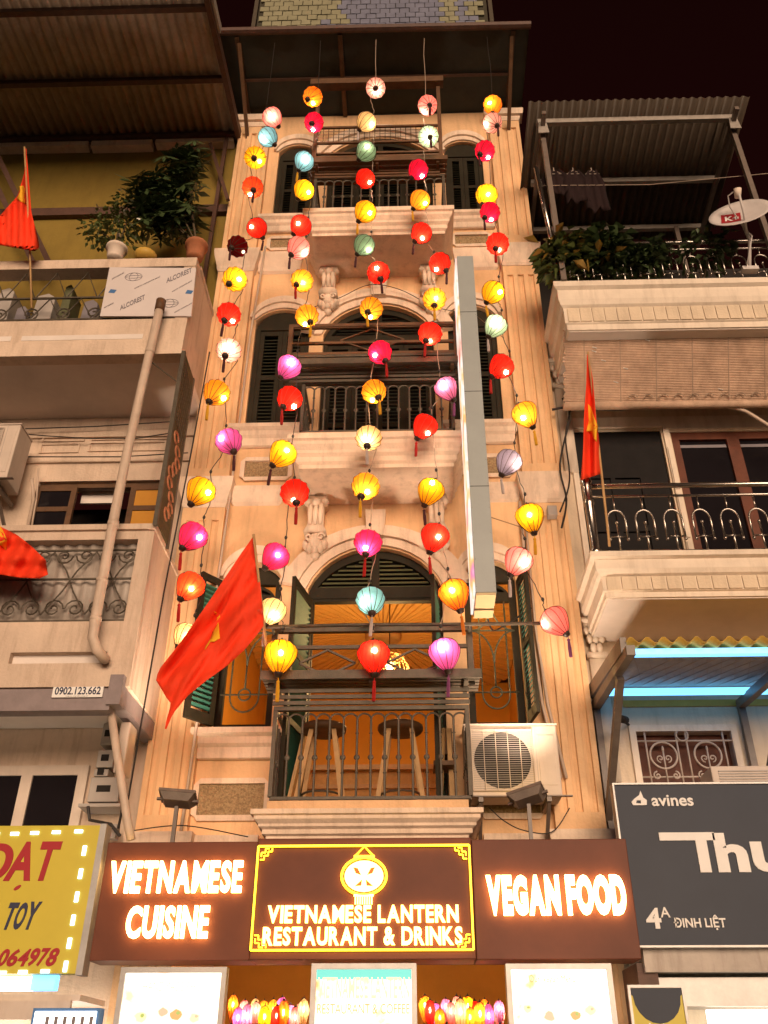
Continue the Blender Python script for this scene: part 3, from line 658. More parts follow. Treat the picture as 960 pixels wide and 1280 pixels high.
# border with stepped fret corners
x0, x1, z0, z1 = Xat(320,1120,YC)-.005, Xat(588,1120,YC)+.005, zrow(1188,YC), zrow(1058,YC)
bd = MB()
for a, b in (((x0,z0),(x1,z0)), ((x1,z0),(x1,z1)), ((x1,z1),(x0,z1)), ((x0,z1),(x0,z0))): bd.bar((a[0],yl,a[1]), (b[0],yl,b[1]), .014, .014, up=(0,1,0))
obj('lit_border', bd, M['neon'], s2)
for cx, sx in ((x0, 1), (x1, -1)):
    for cz, sz in ((z0, 1), (z1, -1)):
        fr = MB(); P_ = [(.02,.10),(.05,.10),(.05,.07),(.08,.07),(.08,.04),(.11,.04),(.11,.015)]
        for off_ in (0, .022):
            q = [(cx+sx*(p[0]-off_), yl-.001, cz+sz*(p[1]-off_)) for p in P_ if p[0] > off_ and p[1] > off_]
            for a, b in zip(q[:-1], q[1:]): fr.bar(a, b, .009, .009, up=(0,1,0))
        obj('fret_corner', fr, M['neon'], s2)
# lantern emblem
ec = at(455, 1095, yl); em = MB(); e1 = [(ec.x+.172*math.cos(2*math.pi*k/28), yl, ec.z+.135*math.sin(2*math.pi*k/28)) for k in range(28)]
em.tube(e1, .010, 5, True)
em.tube([(ec.x-.07, yl, ec.z+.145), (ec.x, yl, ec.z+.215), (ec.x+.07, yl, ec.z+.145)], .008, 5)
em.box(ec.x-.08, ec.x+.08, yl-.008, yl+.008, ec.z+.130, ec.z+.150)
obj('emblem_outline', em, M['neon'], s2)
fl = MB(); fl.prism([(ec.x+.148*math.cos(2*math.pi*k/28), ec.z+.112*math.sin(2*math.pi*k/28)) for k in range(28)], yl-.004, yl+.010,
  [[(ec.x-.085,ec.z+.065),(ec.x-.05,ec.z+.06),(ec.x-.02,ec.z+.005),(ec.x-.065,ec.z+.02)], [(ec.x+.085,ec.z+.065),(ec.x+.065,ec.z+.02),(ec.x+.02,ec.z+.005),(ec.x+.05,ec.z+.06)],
   [(ec.x-.012,ec.z-.02),(ec.x-.02,ec.z-.07),(ec.x-.075,ec.z-.075)], [(ec.x+.012,ec.z-.02),(ec.x+.075,ec.z-.075),(ec.x+.02,ec.z-.07)]])
obj('emblem_body', fl, M['lit_gold'], s2)
fg = MB()
for k in range(8): fg.box(ec.x-.066+k*.0175, ec.x-.057+k*.0175, yl-.006, yl+.006, ec.z-.20, ec.z-.145)
fg.box(ec.x-.075, ec.x+.075, yl-.008, yl+.008, ec.z-.144, ec.z-.130)
obj('emblem_fringe', fg, M['lit_gold'], s2)
# floodlights on the sign tops
def floodlight(px, label, tilt, sx):
    b = Vector((Xat(px, 1048, 7.42), 7.42, 3.205)); t = thing('floodlight', label, 'floodlight', b, 'floodlights on the sign tops'); h = .30
    obj('stand', MB().bar(b, b+Vector((0,0,h)), .03, .03).box(b.x-.09, b.x+.09, 7.39, 7.45, 3.2055, 3.218), M['beambrown'], t)
    c = b+Vector((0,0,h+.05)); body = MB().add([(-.10,-.07,-.035),(.10,-.07,-.035),(.10,.07,-.035),(-.10,.07,-.035),(-.14,-.10,.02),(.14,-.10,.02),(.14,.10,.02),(-.14,.10,.02)], [(0,3,2,1),(4,5,6,7),(0,1,5,4),(1,2,6,5),(2,3,7,6),(3,0,4,7)]).box(-.15,.15,-.105,.105,.0205,.045)
    body.bar((-.17,0,.0), (.17,0,.0), .02, .02)
    o = link('lamp_body', body.mesh('lamp_body'), t, c); o.data.materials.append(M['beambrown']); o.rotation_euler = (R(-14), R(tilt), R(sx))
    g = link('lamp_glass', MB().box(-.12,.12,-.085,.085,.0455,.049).mesh('lamp_glass'), o, c); g.data.materials.append(M['lit_gold']); g.location = (0,0,0)
    d = bpy.data.lights.new('flood_lamp', 'SPOT'); d.energy = 110; d.color = (1, .76, .56); d.spot_size = R(95); d.spot_blend = .9; d.shadow_soft_size = .08
    lo = link('flood_lamp', d, t, c+Vector((0, -.02, .12))); lo.rotation_euler = (R(180-4), 0, 0)
    return t
floodlight(216, 'brown floodlight on a post above the sign reading Vietnamese Cuisine', 4, 4)
floodlight(664, 'tilted brown floodlight on a post under the balcony air conditioner', -14, -16)
# tall projecting sign
bl = thing('projecting_sign', 'tall narrow grey edge-on sign projecting from the right of the facade', 'sign', (1.02, 7.5, 5.2))
obj('case', MB().box(.945, 1.125, 6.95, 7.42, 5.19, 9.42), M['bladegrey'], bl, bevel=.004)
obj('foot_plate', MB().box(.95, 1.12, 6.955, 7.415, 5.165, 5.189), M['bladecream'], bl)
m, n, l, b_ = nm('lit_poster_face'); g = n.new('ShaderNodeNewGeometry'); t = n.new('ShaderNodeTexNoise'); t.inputs['Scale'].default_value = 2.3; t.inputs['Detail'].default_value = 3
l.new(g.outputs['Position'], t.inputs['Vector']); rp = n.new('ShaderNodeValToRGB'); cr = rp.color_ramp
for p, c in ((.30, (.95,.20,.14)), (.42, (1,.75,.62)), (.52, (1,.92,.85)), (.60, (1,.55,.12)), (.70, (.75,.22,.48))): e = cr.elements.new(p); e.color = (*c, 1)
l.new(t.outputs[0], rp.inputs[0]); l.new(rp.outputs[0], b_.inputs['Emission Color']); b_.inputs['Base Color'].default_value = (.08,.06,.06,1); b_.inputs['Emission Strength'].default_value = .55
obj('lit_face', MB().box(.925, .9445, 6.965, 7.41, 5.2, 9.4), m, bl)
rv = MB()
for k in range(16):
    for x in (.958, 1.112): rv.ell((x, 6.949, 5.25+k*.272), .005, .004, .005, 6, 4)
obj('rivets', rv, M['alu'], bl, kind='stuff')
for z in (5.6, 8.6): obj('wall_arm', MB().box(1.01, 1.05, 7.421, 8.19, z, z+.04), M['iron'], bl)

# menu light boxes under the signs
def poster_mat(name, s, seed):
    m, n, l, b_ = nm(name); g = n.new('ShaderNodeNewGeometry'); mp = n.new('ShaderNodeMapping'); mp.inputs['Location'].default_value = (seed, 0, seed*.7); l.new(g.outputs['Position'], mp.inputs[0])
    t = n.new('ShaderNodeTexVoronoi'); t.inputs['Scale'].default_value = 5.5; l.new(mp.outputs[0], t.inputs['Vector'])
    t2 = n.new('ShaderNodeTexNoise'); t2.inputs['Scale'].default_value = 4.5; t2.inputs['Detail'].default_value = 5; l.new(mp.outputs[0], t2.inputs['Vector'])
    rp = n.new('ShaderNodeValToRGB'); cr = rp.color_ramp
    cr.elements[0].position = .28; cr.elements[0].color = (.85,.36,.14,1); cr.elements[1].position = .60; cr.elements[1].color = (1,.93,.78,1)
    for p, c in ((.34, (1,.76,.50)), (.40, (1,.95,.84)), (.66, (1,.84,.62)), (.72, (.72,.66,.28))): e = cr.elements.new(p); e.color = (*c, 1)
    l.new(t2.outputs[0], rp.inputs[0])
    l.new(rp.outputs[0], b_.inputs['Emission Color']); l.new(rp.outputs[0], b_.inputs['Base Color']); b_.inputs['Emission Strength'].default_value = s
    return m
M['sketch'] = emit('poster_dark_print', (.75,.42,.14), .4, (.4,.25,.12)); M['lit_print'] = emit('poster_gold_print', (1.0,.70,.34), .62); M['lit_red'] = emit('poster_red_print', (.95,.42,.28), .6, (.5,.2,.12))
M['lit_teal'] = emit('poster_teal_print', (.10,.52,.50), .45)
def menu(px0, px1, pytop, y, label, seed, s):
    x0, x1 = Xat(px0, 1240, y), Xat(px1, 1240, y); z1 = Zat(470, pytop, y); z0 = .9
    t = thing('menu_board', label, 'menu board', ((x0+x1)/2, y, 0), 'lit menu boards in front of the restaurant')
    fr = MB().prism([(x0,z0),(x1,z0),(x1,z1),(x0,z1)], y, y+.10, [[(x0+.035,z0+.035),(x1-.035,z0+.035),(x1-.035,z1-.035),(x0+.035,z1-.035)]])
    obj('frame', fr, M['alu'], t); obj('lit_poster', MB().box(x0+.036, x1-.036, y+.02, y+.09, z0+.036, z1-.036), poster_mat('menu_poster', s, seed), t)
    for x in (x0+.06, x1-.10): obj('leg', MB().box(x, x+.04, y+.03, y+.07, .131, z0-.001), M['alu'], t)
    return t, x0, x1, z1, y+.019
t_, x0, x1, z1, y = menu(147, 281, 1208, 7.05, 'left lit menu board under the sign reading Vietnamese Cuisine', 1.3, .85)
text_line('HANDMADE PHO', x0+.17, x1-.17, z1-.15, z1-.09, y-.004, .003, M['lit_print'], t_, .0, .07, .2, each=False, name='print')
t_, x0, x1, z1, y = menu(388, 521, 1204, 7.02, 'middle lit menu board below the lantern emblem sign', 5.1, .62)
obj('print_band', MB().box(x0+.037, x1-.037, y-.001, y+.0005, z1-.10, z1-.037), M['lit_teal'], t_)
text_line('VIETNAMESE LANTERN', x0+.05, x1-.05, z1-.22, z1-.085, y-.006, .003, M['lit_print'], t_, .015, .05, .1, each=False, name='print')
text_line('RESTAURANT & COFFEE', x0+.05, x1-.05, z1-.31, z1-.25, y-.004, .003, M['sketch'], t_, .0, .05, .15, each=False, name='print')
t_, x0, x1, z1, y = menu(634, 768, 1205, 7.05, 'right lit menu board under the sign reading Vegan Food', 9.4, .88)
text_line('Our Vegan Menu', x0+.16, x1-.26, z1-.13, z1-.07, y-.004, .003, M['sketch'], t_, .0, .07, .2, each=False, name='print')
# shop front behind: lintel, ceiling, walls, lamps
obj('shop_lintel', MB().box(-1.84, 1.82, 8.0, 8.19, 2.56, 2.70), M['wood'], house); obj('shop_rail', MB().tube([(-1.9, 7.9, 2.42), (1.9, 7.9, 2.42)], .035, 8), M['wood'], house)
obj('shop_ceiling', MB().box(-1.84, 1.82, 7.64, 11, 2.95, 3.0), M['roomwall'], house); obj('shop_back_wall', MB().box(-1.84, 1.82, 10.9, 11, .0, 2.94), M['roomwall'], house); obj('shop_floor', MB().box(-1.84, 1.82, 8.2, 10.9, .0, .15), M['roomfloor'], house)
for x in (-1.1, -.55, .7, 1.2): obj('shop_hook', MB().box(x, x+.05, 7.95, 7.99, 2.50, 2.70), M['palewood'], house)
sl_ = thing('ceiling_lamp', 'warm round lamp on the restaurant ceiling behind the hanging lanterns', 'lamp', (0, 8.9, 2.9)); obj('lamp_dome', MB().ell((0, 8.9, 2.86), .18, .18, .07), M['bulb'], sl_, True)
plight('shop_light', (0, 8.75, 2.62), 16, (1, .66, .30), .15, sl_)

# ================================================================== lanterns
def silk_mesh(prof, name):
    n = 12; sub = 3; N = n*sub; vs = []; fs = []
    for r_, z in prof:
        for k in range(N):
            f = (k % sub); sc = 1 - (.042 if f else 0) ; a = 2*math.pi*k/N
            vs.append((r_*sc*math.cos(a), r_*sc*math.sin(a), z))
    for i in range(len(prof)-1):
        for k in range(N): fs.append((i*N+k, i*N+(k+1)%N, (i+1)*N+(k+1)%N, (i+1)*N+k))
    return MB().add(vs, fs).mesh(name, True)
def ribs_mesh(prof, name):
    mb = MB()
    for k in range(12):
        a = math.pi*2*k/12; mb.tube([(r_*1.008*math.cos(a), r_*1.008*math.sin(a), z) for r_, z in prof], .025, 4)
    return mb.mesh(name)
PB = [(.20,.78),(.42,.74),(.68,.62),(.88,.42),(.985,.18),(1.0,.02),(.95,-.22),(.83,-.48),(.66,-.76),(.46,-1.02),(.26,-1.22)]      # balloon: wide above, tapering below
PR = [(.22,.86),(.48,.80),(.72,.64),(.90,.40),(.99,.14),(1.0,-.04),(.94,-.30),(.80,-.56),(.60,-.80),(.40,-.96),(.24,-1.04)]      # rounder
SHAPES = {k: (silk_mesh(p, 'silk_shade'), ribs_mesh(p, 'bamboo_ribs'), p[-1][1]) for k, p in (('b', PB), ('r', PR))}
CAPB = MB().lathe([(.10,-.26),(.20,-.22),(.25,-.08),(.29,.0),(.26,.05)], 12).mesh('end_cap', True); CAPB.materials.append(M['lanternblack'])
CAPT = MB().lathe([(.23,-.04),(.24,.06),(.10,.10),(.03,.22)], 10).mesh('top_cap', True); CAPT.materials.append(M['lanternblack'])
TM = {}
def tassel_mesh(color):
    if color not in TM:
        mb = MB().tube([(0,0,0),(0,0,-.30)], .03, 5).ell((0,0,-.34), .11, .11, .11, 8, 5)
        for k in range(7): a = k*.9; mb.tube([(.05*math.cos(a),.05*math.sin(a),-.42),(.085*math.cos(a),.085*math.sin(a),-.9),(.075*math.cos(a),.075*math.sin(a),-1.55)], .035, 4)
        me = mb.mesh('tassel'); me.materials.append(mat('tassel_'+color, {'red':(.40,.015,.012),'yellow':(.65,.34,.02),'dark':(.07,.02,.025),'pale':(.5,.42,.40),'purple':(.22,.06,.16),'orange':(.6,.18,.02)}[color], .9, .2, 20, 0)); TM[color] = me
    return TM[color]
RIBM = M['rib']; SHADES = {}
YLAN = 7.15; RL = .150
# per string, from the top: x, y, radius, colour, end cap offset, bulb offset (all as sighted), tassel
STR = [
 ('leftmost', [(340,146,12.5,'pink',8,12,0,0,''),(334.6,171,12.5,'blue',8.5,9.5,-5,3,''),(319,197,14,'yellow',-1.5,1,5,4,''),(316,234,13.5,'vermilion',.5,4,-4,9,'dark'),(321,284.6,13,'red',7,12.5,-6,-1,'dark'),
  (297,308,13.5,'maroon',-8,2,9,9,'dark'),(293.5,349,15.5,'yellow',-8,6,5,0,''),(286,393,15.5,'red',-6,8,4,8,'dark'),(286,438,16,'rose',-5,7,0,-2,'dark'),(271,490.5,17,'amber',-10,12,8,7,'yellow'),
  (286,551,17,'purple',6,14,-9,-3,'dark'),(251.5,612.5,18.5,'yellow',-13,18,8,3,''),(242,669,18.5,'magenta',-14,16.5,7,2.5,'red'),(239,731,18.5,'vermilion',-13,18,0,4.6,'red'),(233,793,16,'cream',-10,16,2,3,'')]),
 ('second from left', [(391,121,12.5,'orange',-7,3,0,7,''),(392.5,153,12.5,'crimson',-3,1.5,-1.5,9,''),(380.4,201,12.5,'blue',-8.7,12.5,1,-2,'yellow'),(380.4,237,13,'yellow',-10,13,5,3,''),(376.5,281.5,13.5,'red',-12.5,13.5,-3.5,-2,''),
  (373.3,309.6,14.5,'pink',-10,9,7,6.5,'dark'),(377.5,351,14.5,'amber',-7.5,5,1,2.5,'red'),(383.8,395,15,'amber',4,8,-3,11,'yellow'),(362,457.5,15.5,'purple',-12,14.5,1.5,-4,''),(362.3,498,16.5,'red',-9,11,5,10,'red'),
  (354.4,566,17.5,'yellow',-14,16,4,-3,'dark'),(368.5,616,18.5,'red',2,13,-1.5,9,'red'),(345.3,694.4,17.5,'magenta',-14,16,2,-.5,''),(341.8,762,17,'cream',-10,19,1,7,'pale'),(350.7,817,21,'yellow',-2,26,0,-1,'yellow')]),
 ('middle', [(469.6,110,12.5,'rose',0,.5,1,3,''),(458.5,152,12.5,'cream',-11,11,6,3.6,'pale'),(458,189,13,'green',-10.5,11,1,-5,''),(457,223,12.5,'red',-10.5,10.5,5,4.5,''),(457,264,14,'yellow',-11,14.5,5,2,'yellow'),
  (455.6,306,13.5,'green',-9.5,11.5,5,6,'dark'),(473,341,14.5,'red',3,8,-2,-5,'dark'),(464,385.6,15,'amber',-4.6,5,-1,11,'yellow'),(475,440.4,15.5,'crimson',7,11,-6,3.5,'red'),(467.5,489.4,16,'amber',6,8,-2,10,'yellow'),
  (460.8,547.7,17,'cream',-2,10.5,-2,2,'pale'),(457,607.7,18,'amber',-6,13.5,2,7,'yellow'),(460,678,18,'magenta',-3,16,-3,7,'red'),(463,750,18.5,'cyan',2,17,-6,2,'pale'),(467,817,20.5,'red',1,27,1,-4,'red')]),
 ('fourth from left', [(534.5,131.7,12.5,'pink',2.7,0,-4.6,7.6,'dark'),(535.6,170.7,13,'mint',2,.7,0,0,'dark'),(523,212,13,'crimson',-9,10,4.6,7.6,''),(525.3,249.7,13,'amber',-9,11,5.7,4,'yellow'),(527,291,13.5,'red',-8.7,10.6,1,6,'dark'),
  (549.8,329,14,'red',8,9,-4,7.3,'dark'),(543,374,15,'amber',0,8,2,-.7,'yellow'),(537.5,417,15.5,'red',-5.3,9.6,0,9,'red'),(557,483.8,15,'violet',10.5,16.6,-2,-2,'purple'),(532,531,16,'red',-11,18,3,11,'red'),
  (539,612,17,'yellow',-8.6,20,1.3,-8,'dark'),(544,669,18,'red',-8,25,4,2,'red'),(567,740,19.5,'orange',9,25,-2,-2,'orange'),(555.4,814,20,'purple',5,26,-2,-5,'purple')]),
 ('rightmost', [(615.8,131,12,'orange',0,10,-3.5,-2,''),(615.4,153.7,12.5,'rose',6.6,3.4,-7.5,1.6,'dark'),(606,188.5,13,'crimson',-6,4.6,4.6,8,'dark'),(608.5,243.5,14,'yellow',-5,12,1.6,-.5,''),(612.4,265.3,13,'crimson',-6.4,7,2.3,10,'dark'),
  (622,304.8,14.5,'red',-2.3,6.4,2,7,'red'),(616.5,364.6,14.5,'yellow',-10,16.5,8,.5,'yellow'),(620.4,406,14.5,'mint',-9.6,15,-1,-2,'pale'),(627.5,457,16,'red',-13,14,5,8,'red'),(655.4,516,16.5,'amber',11.7,19,-1,6,'yellow'),
  (636.7,576,16.5,'grey',-9.6,18,9,4.6,'pale'),(662,644.4,18,'yellow',6,24,0,-1,'yellow'),(648.8,699,18,'pink',-11.5,21,6,4.6,'pale'),(692.4,774.6,18.5,'pink',16.7,19.5,-14,7,'purple')]),
]
ORD = 'top second third fourth fifth sixth seventh eighth ninth tenth eleventh twelfth thirteenth fourteenth fifteenth'.split()
CNAME = dict(rose='pinkish white', amber='golden', mint='pale green', grey='grey violet', vermilion='orange red', purple='purple', maroon='unlit dark red', cyan='sky blue')
POWER = dict(maroon=.02, green=.55, grey=.9, blue=.8, cyan=.8, mint=.8, rose=.75, cream=.75, purple=1.3, violet=1.1)
BULB_GLOW = 60.0; BULBS = {}
def add_lantern(px, py, rp, color, cx, cy, hx, hy, tas, label, Y=YLAN, power=1.0):
    c = at(px, py, Y); depth = (c - CAM).dot(_f); Rw = rp * depth / FPX          # true radius at that distance
    key = 'b' if math.hypot(cx, cy) > rp*.45 and py > 380 else 'r'
    sh, rb, zb = SHAPES[key]
    if (key, color) not in SHADES:
        me = sh.copy(); me.name = 'silk_shade'; me.materials.append(SILK[color]); SHADES[(key, color)] = me
        if not rb.materials: rb.materials.append(RIBM)
    L = abs(zb) + .10; ox, oy = cx/rp/L, -cy/rp/L; nn = math.hypot(ox, oy)
    if nn > .97: ox, oy = ox/nn*.97, oy/nn*.97; nn = .97
    ray = (c - CAM).normalized(); rx = _r - ray*_r.dot(ray); rx.normalize(); uy = rx.cross(ray)      # the lens's view of this lantern
    axis = (rx*ox + uy*oy - ray*math.sqrt(1-nn*nn)).normalized()                                      # points to the lower cap
    if axis.z > -.25: axis.z = -.25; axis.normalize()
    rot = Vector((0,0,-1)).rotation_difference(axis).to_euler()
    t = thing('silk_lantern', label, 'lantern', c, 'silk lanterns hanging on the five strings'); t.rotation_euler = rot; t.scale = (Rw,)*3
    def ch(name, me, loc=(0,0,0)):
        o = bpy.data.objects.new(name, me); COL.objects.link(o); o.parent = t; o.location = loc; return o
    ch('silk_shade', SHADES[(key, color)]); ch('bamboo_ribs', rb)
    zt = .78 if key == 'b' else .86
    ch('end_cap', CAPB, (0,0,zb)); ch('top_cap', CAPT, (0,0,zt))
    if tas:
        o = ch('tassel', tassel_mesh(tas), (0,0,zb-.2)); o.rotation_euler = (t.rotation_euler.to_matrix().inverted() @ Matrix.Rotation(random.uniform(-.08,.08), 3, 'Y')).to_euler()
    q = Vector((hx/rp, -hy/rp, 0)); k = q.length
    if k > .66: q *= .66/k
    bw = c + (rx*q.x + uy*q.y - ray*.80*math.sqrt(max(0, 1-q.length_squared)))*Rw
    st = round(BULB_GLOW * power * POWER.get(color, 1.0) * random.choice((.8, 1.0, 1.2)), 1)
    if st not in BULBS:
        me = MB().ell((0,0,0), .19, .19, .19, 8, 6).mesh('bulb', True); me.materials.append(emit('lantern_bulb', (1, .80, .54), st, (.5,.4,.3))); BULBS[st] = me
    lm = t.rotation_euler.to_matrix().inverted() @ (bw - c); ch('bulb', BULBS[st], lm / Rw)
    return t, c, axis, Rw
for sname, items in STR:
    path = []
    for i, it in enumerate(items):
        cn = CNAME.get(it[3], it[3]); pos = ORD[i] + (' of' if i == 0 else ' from top on')
        side = {'leftmost': 'the leftmost string', 'middle': 'the middle string', 'rightmost': 'the rightmost string'}.get(sname, 'the string %s' % sname)
        t, c, ax, Rw = add_lantern(*it, label='%s silk lantern, %s %s' % (cn, pos, side))
        s = 1 if ax.x < 0 else -1
        top = c - ax*Rw*1.02
        path.append((top, c + Vector((s*Rw*.55, .12, -.05)), c))
    pts = [Vector((path[0][0].x, 7.08, 14.02))]
    for a, b, c in path: pts += [a + Vector((0, .02, .10)), b]
    last = path[-1][2]
    if sname in ('second from left', 'middle', 'fourth from left'): pts[-1] = path[-1][0] + Vector((0, .03, .06)); pts += [Vector((path[-1][0].x, 7.25, 5.05))]
    elif sname == 'rightmost': pts[-1] = path[-1][0] + Vector((0,.02,.05)); pts += [Vector((1.6, 7.24, 5.05))]
    else: pts += [Vector((last.x-.05, 7.2, 4.9))]
    fine = []
    for a, b in zip(pts[:-1], pts[1:]):
        for k in range(4): fine.append(a.lerp(b, k/4) + Vector((random.uniform(-.008,.008), random.uniform(-.008,.008), 0)))
    fine.append(pts[-1])
    so = obj('lantern_string', MB().tube(fine, .0045, 5), M['wirepale' if sname in ('middle', 'fourth from left') else 'wire'])
    tag(so, 'thin cable of the %s string of lanterns down the facade' % sname, 'cable', 'cables the lanterns hang on')
    kn = MB()
    for a, b, c in path[5:]: kn.ell(a + Vector((0, .02, .10)), .015, .015, .022, 6, 4)
    obj('knots', kn, M['wire'], so, kind='stuff')
# lanterns for sale inside the shop, in the gaps between the menu boards
cols = ['orange','rose','amber','pink','yellow','purple','cream','red','violet','amber']
WORDN = 'first second third fourth fifth sixth seventh eighth ninth tenth'.split()
for gi, (g0, g1, side) in enumerate(((289, 384, 'left'), (527, 630, 'right'))):
    for row in range(2):
        for k in range(8):
            col = cols[(k*3+row*5+gi*2) % 10]; px = g0 + (g1-g0)*(k+.35+.3*row+random.uniform(-.2,.2))/8
            t, c, ax, Rw = add_lantern(px, 1264 + random.uniform(-7, 6) + row*4, random.uniform(6, 7.8), col, 0, 9, 1, -3, '', '%s doorway lantern, %s in the %s row %s of the middle menu board' % (CNAME.get(col, col), WORDN[k], ['back','front'][row], side), Y=8.35-.22*row, power=1.3)
            t['group'] = 'lanterns for sale in the doorway'; t.scale = (Rw*1.05, Rw*1.05, Rw*random.uniform(1.8, 2.9)); t.rotation_euler = (0, 0, k)
            for ch_ in t.children:
                if ch_.name.startswith('bulb'): ch_.location = (0, 0, .1)
for x, z in ((-1.2, 2.30), (1.2, 2.30)): obj('hanging_rail', MB().tube([(x-.6, 8.13, z+.12), (x+.6, 8.13, z+.12)], .012, 6), M['iron'], house)

# ================================================================== flags
def cloth(name, left, right, Y, wave, m, parent, nv=14, nu=34, amp=.05):
    """Cloth hung between two traced edges, folded in depth."""
    def along(pl, t):
        d = [0]
        for a, b in zip(pl[:-1], pl[1:]): d.append(d[-1] + math.dist(a, b))
        s_ = t*d[-1]
        for i in range(len(pl)-1):
            if s_ <= d[i+1] or i == len(pl)-2:
                k = (s_-d[i])/max(1e-6, d[i+1]-d[i]); return (pl[i][0]+(pl[i+1][0]-pl[i][0])*k, pl[i][1]+(pl[i+1][1]-pl[i][1])*k)
    vs = []; fs = []
    for i in range(nu+1):
        a, b = along(left, i/nu), along(right, i/nu)
        for j in range(nv+1):
            k = j/nv; px, py = a[0]+(b[0]-a[0])*k, a[1]+(b[1]-a[1])*k
            vs.append(at(px, py, Y + wave(px, py)))
    for i in range(nu):
        for j in range(nv): q = i*(nv+1)+j; fs.append((q, q+1, q+nv+2, q+nv+1))
    return obj(name, MB().add(vs, fs), m, parent, True, solid=.004)
def cloth_patch(name, poly, Y, wave, m, parent, cuts=3):
    bm = bmesh.new(); tri = tessellate_polygon([[Vector((p[0], p[1], 0)) for p in poly]]); vv = [bm.verts.new((p[0], p[1], 0)) for p in poly]
    for t in tri:
        try: bm.faces.new([vv[i] for i in t])
        except ValueError: pass
    bmesh.ops.subdivide_edges(bm, edges=bm.edges, cuts=cuts, use_grid_fill=True)
    for v in bm.verts: v.co = at(v.co.x, v.co.y, Y + wave(v.co.x, v.co.y) - .009)
    me = bpy.data.meshes.new(name); bm.to_mesh(me); bm.free(); me.shade_smooth(); return obj(name, me, m, parent, solid=.004)
def flag(label, left, right, Y, wave, star, pole, base):
    t = thing('flag', label, 'flag', base, 'red flags with a yellow star')
    cloth('flag_cloth', left, right, Y, wave, M['flag'], t)
    for sp in star: cloth_patch('star', sp, Y, wave, M['star'], t)
    obj('flag_pole', MB().tube(pole, .012, 8), M['palewood'], t, True)
w1 = lambda x, y: .09*math.sin((x*.80+y*.60)*.085+.6) + .06*math.sin((x*.72+y*.69)*.19+1) + .030*math.sin((x*.85+y*.5)*.42) + .03*math.sin(x*.05-y*.03)
flag('large red flag with yellow star hanging slantwise across the left window of the lowest balcony',
  [(317,670),(300,694),(268,742),(228,800),(198,838),(195,850),(208,872),(214,880),(207,905),(206,911)],
  [(318,672),(325,728),(330,781),(327,786),(306,812),(284,832),(256,852),(234,870),(216,892),(208,911)], 6.95, w1,
  [[(268,764),(274.5,768),(275.5,772),(273,777),(274,789),(275,798),(268,802),(263,802),(256,812),(257,808),(263,799),(266,789),(271,781),(271,774)]],
  [at(317,668,6.98), at(330,783,7.0), at(338,846,7.36)], at(338,846,7.36))
w2 = lambda x, y: .06*math.sin(x*.42) + .02*math.sin(y*.08)
flag('furled red flag with yellow star standing on the steel railed balcony at right',
  [(734,443),(733,480),(730,520),(729,560),(726,600)], [(736,443),(741,475),(745,520),(750,560),(752,592)], 7.12, w2,
  [[(735,505),(738,508),(742,520),(747.5,533),(746,543),(746,552),(742,548),(739,541),(733,539),(736,526)]], [at(735,440,7.14), at(752,592,7.16), at(762,683,7.2)], at(762,683,7.2))
flag('red flag hanging on a pole in front of the plants on the upper left balcony',
  [(32,186),(31,215),(22,245),(4,265),(-10,283),(-14,304)], [(33,186),(36,225),(39,265),(48,300),(49,310),(43,314)], 6.95, w2,
  [[(29,232),(32,238),(31,246),(33,256),(26,252),(21,249),(25,240),(24,233)]], [at(30.5,184,6.96), at(37,300,7.02), at(39.5,385,7.1)], at(39.5,385,7.1))
w3 = lambda x, y: .05*math.sin(x*.2+y*.1) + .03*math.sin(y*.25)
flag('red flag drooping in from the left edge before the scrolled balcony front',
  [(-40,630),(-20,645),(0,658),(22,669),(42,685),(57,700)], [(-40,730),(-20,722),(0,718),(25,722),(50,723),(60,718)], 6.9, w3,
  [[(-18,650),(0,657),(4,664),(9,676),(8,688),(0,681),(-12,680)]], [at(-45,625,6.92), at(-48,760,7.1)], at(-48,760,7.1))

# ================================================================== greenery
def leaves(mb, c, rad, n, size, droop=.5, seed=0, flat=.35):
    rnd = random.Random(seed)
    for _ in range(n):
        while True:
            p = Vector((rnd.uniform(-1,1), rnd.uniform(-1,1), rnd.uniform(-1,1)))
            if .15 < p.length < 1: break
        if rnd.random() < .2: p *= 1.08
        q = Vector((c[0]+p.x*rad[0], c[1]+p.y*rad[1], c[2]+p.z*rad[2]))
        d = Vector((p.x+rnd.uniform(-.6,.6), p.y+rnd.uniform(-.6,.6), rnd.uniform(-.5,.6)-droop)).normalized(); s = size*rnd.uniform(.6,1.3)
        sd_ = d.cross(Vector((rnd.uniform(-.4,.4), rnd.uniform(-.4,.4), 1))).normalized()*s*flat; m_ = q + d*s*.5 + Vector((0,0,s*.10))
        mb.add([q, m_+sd_, q+d*s - Vector((0,0,s*.12)), m_-sd_], [(0,1,2,3)])
    return mb
def palmate(mb, c, rad, n, size, seed=0):
    rnd = random.Random(seed)
    for _ in range(n):
        p = Vector([max(-.9, min(.9, rnd.gauss(0,.45))) for _k in range(3)]); q = Vector((c[0]+p.x*rad[0], c[1]+p.y*rad[1], c[2]+p.z*rad[2]))
        ax_ = Vector((rnd.uniform(-.5,.5), -rnd.uniform(.1,.9), rnd.uniform(.2,1))).normalized(); a = ax_.orthogonal().normalized(); b = ax_.cross(a)
        for k in range(6):
            an = k*1.047+rnd.uniform(-.2,.2); d = (a*math.cos(an)+b*math.sin(an)-ax_*.25).normalized(); s = size*rnd.uniform(.7,1.2); sd_ = d.cross(ax_).normalized()*s*.16
            mb.add([q, q+d*s*.5+sd_, q+d*s, q+d*s*.5-sd_], [(0,1,2,3)])
    return mb
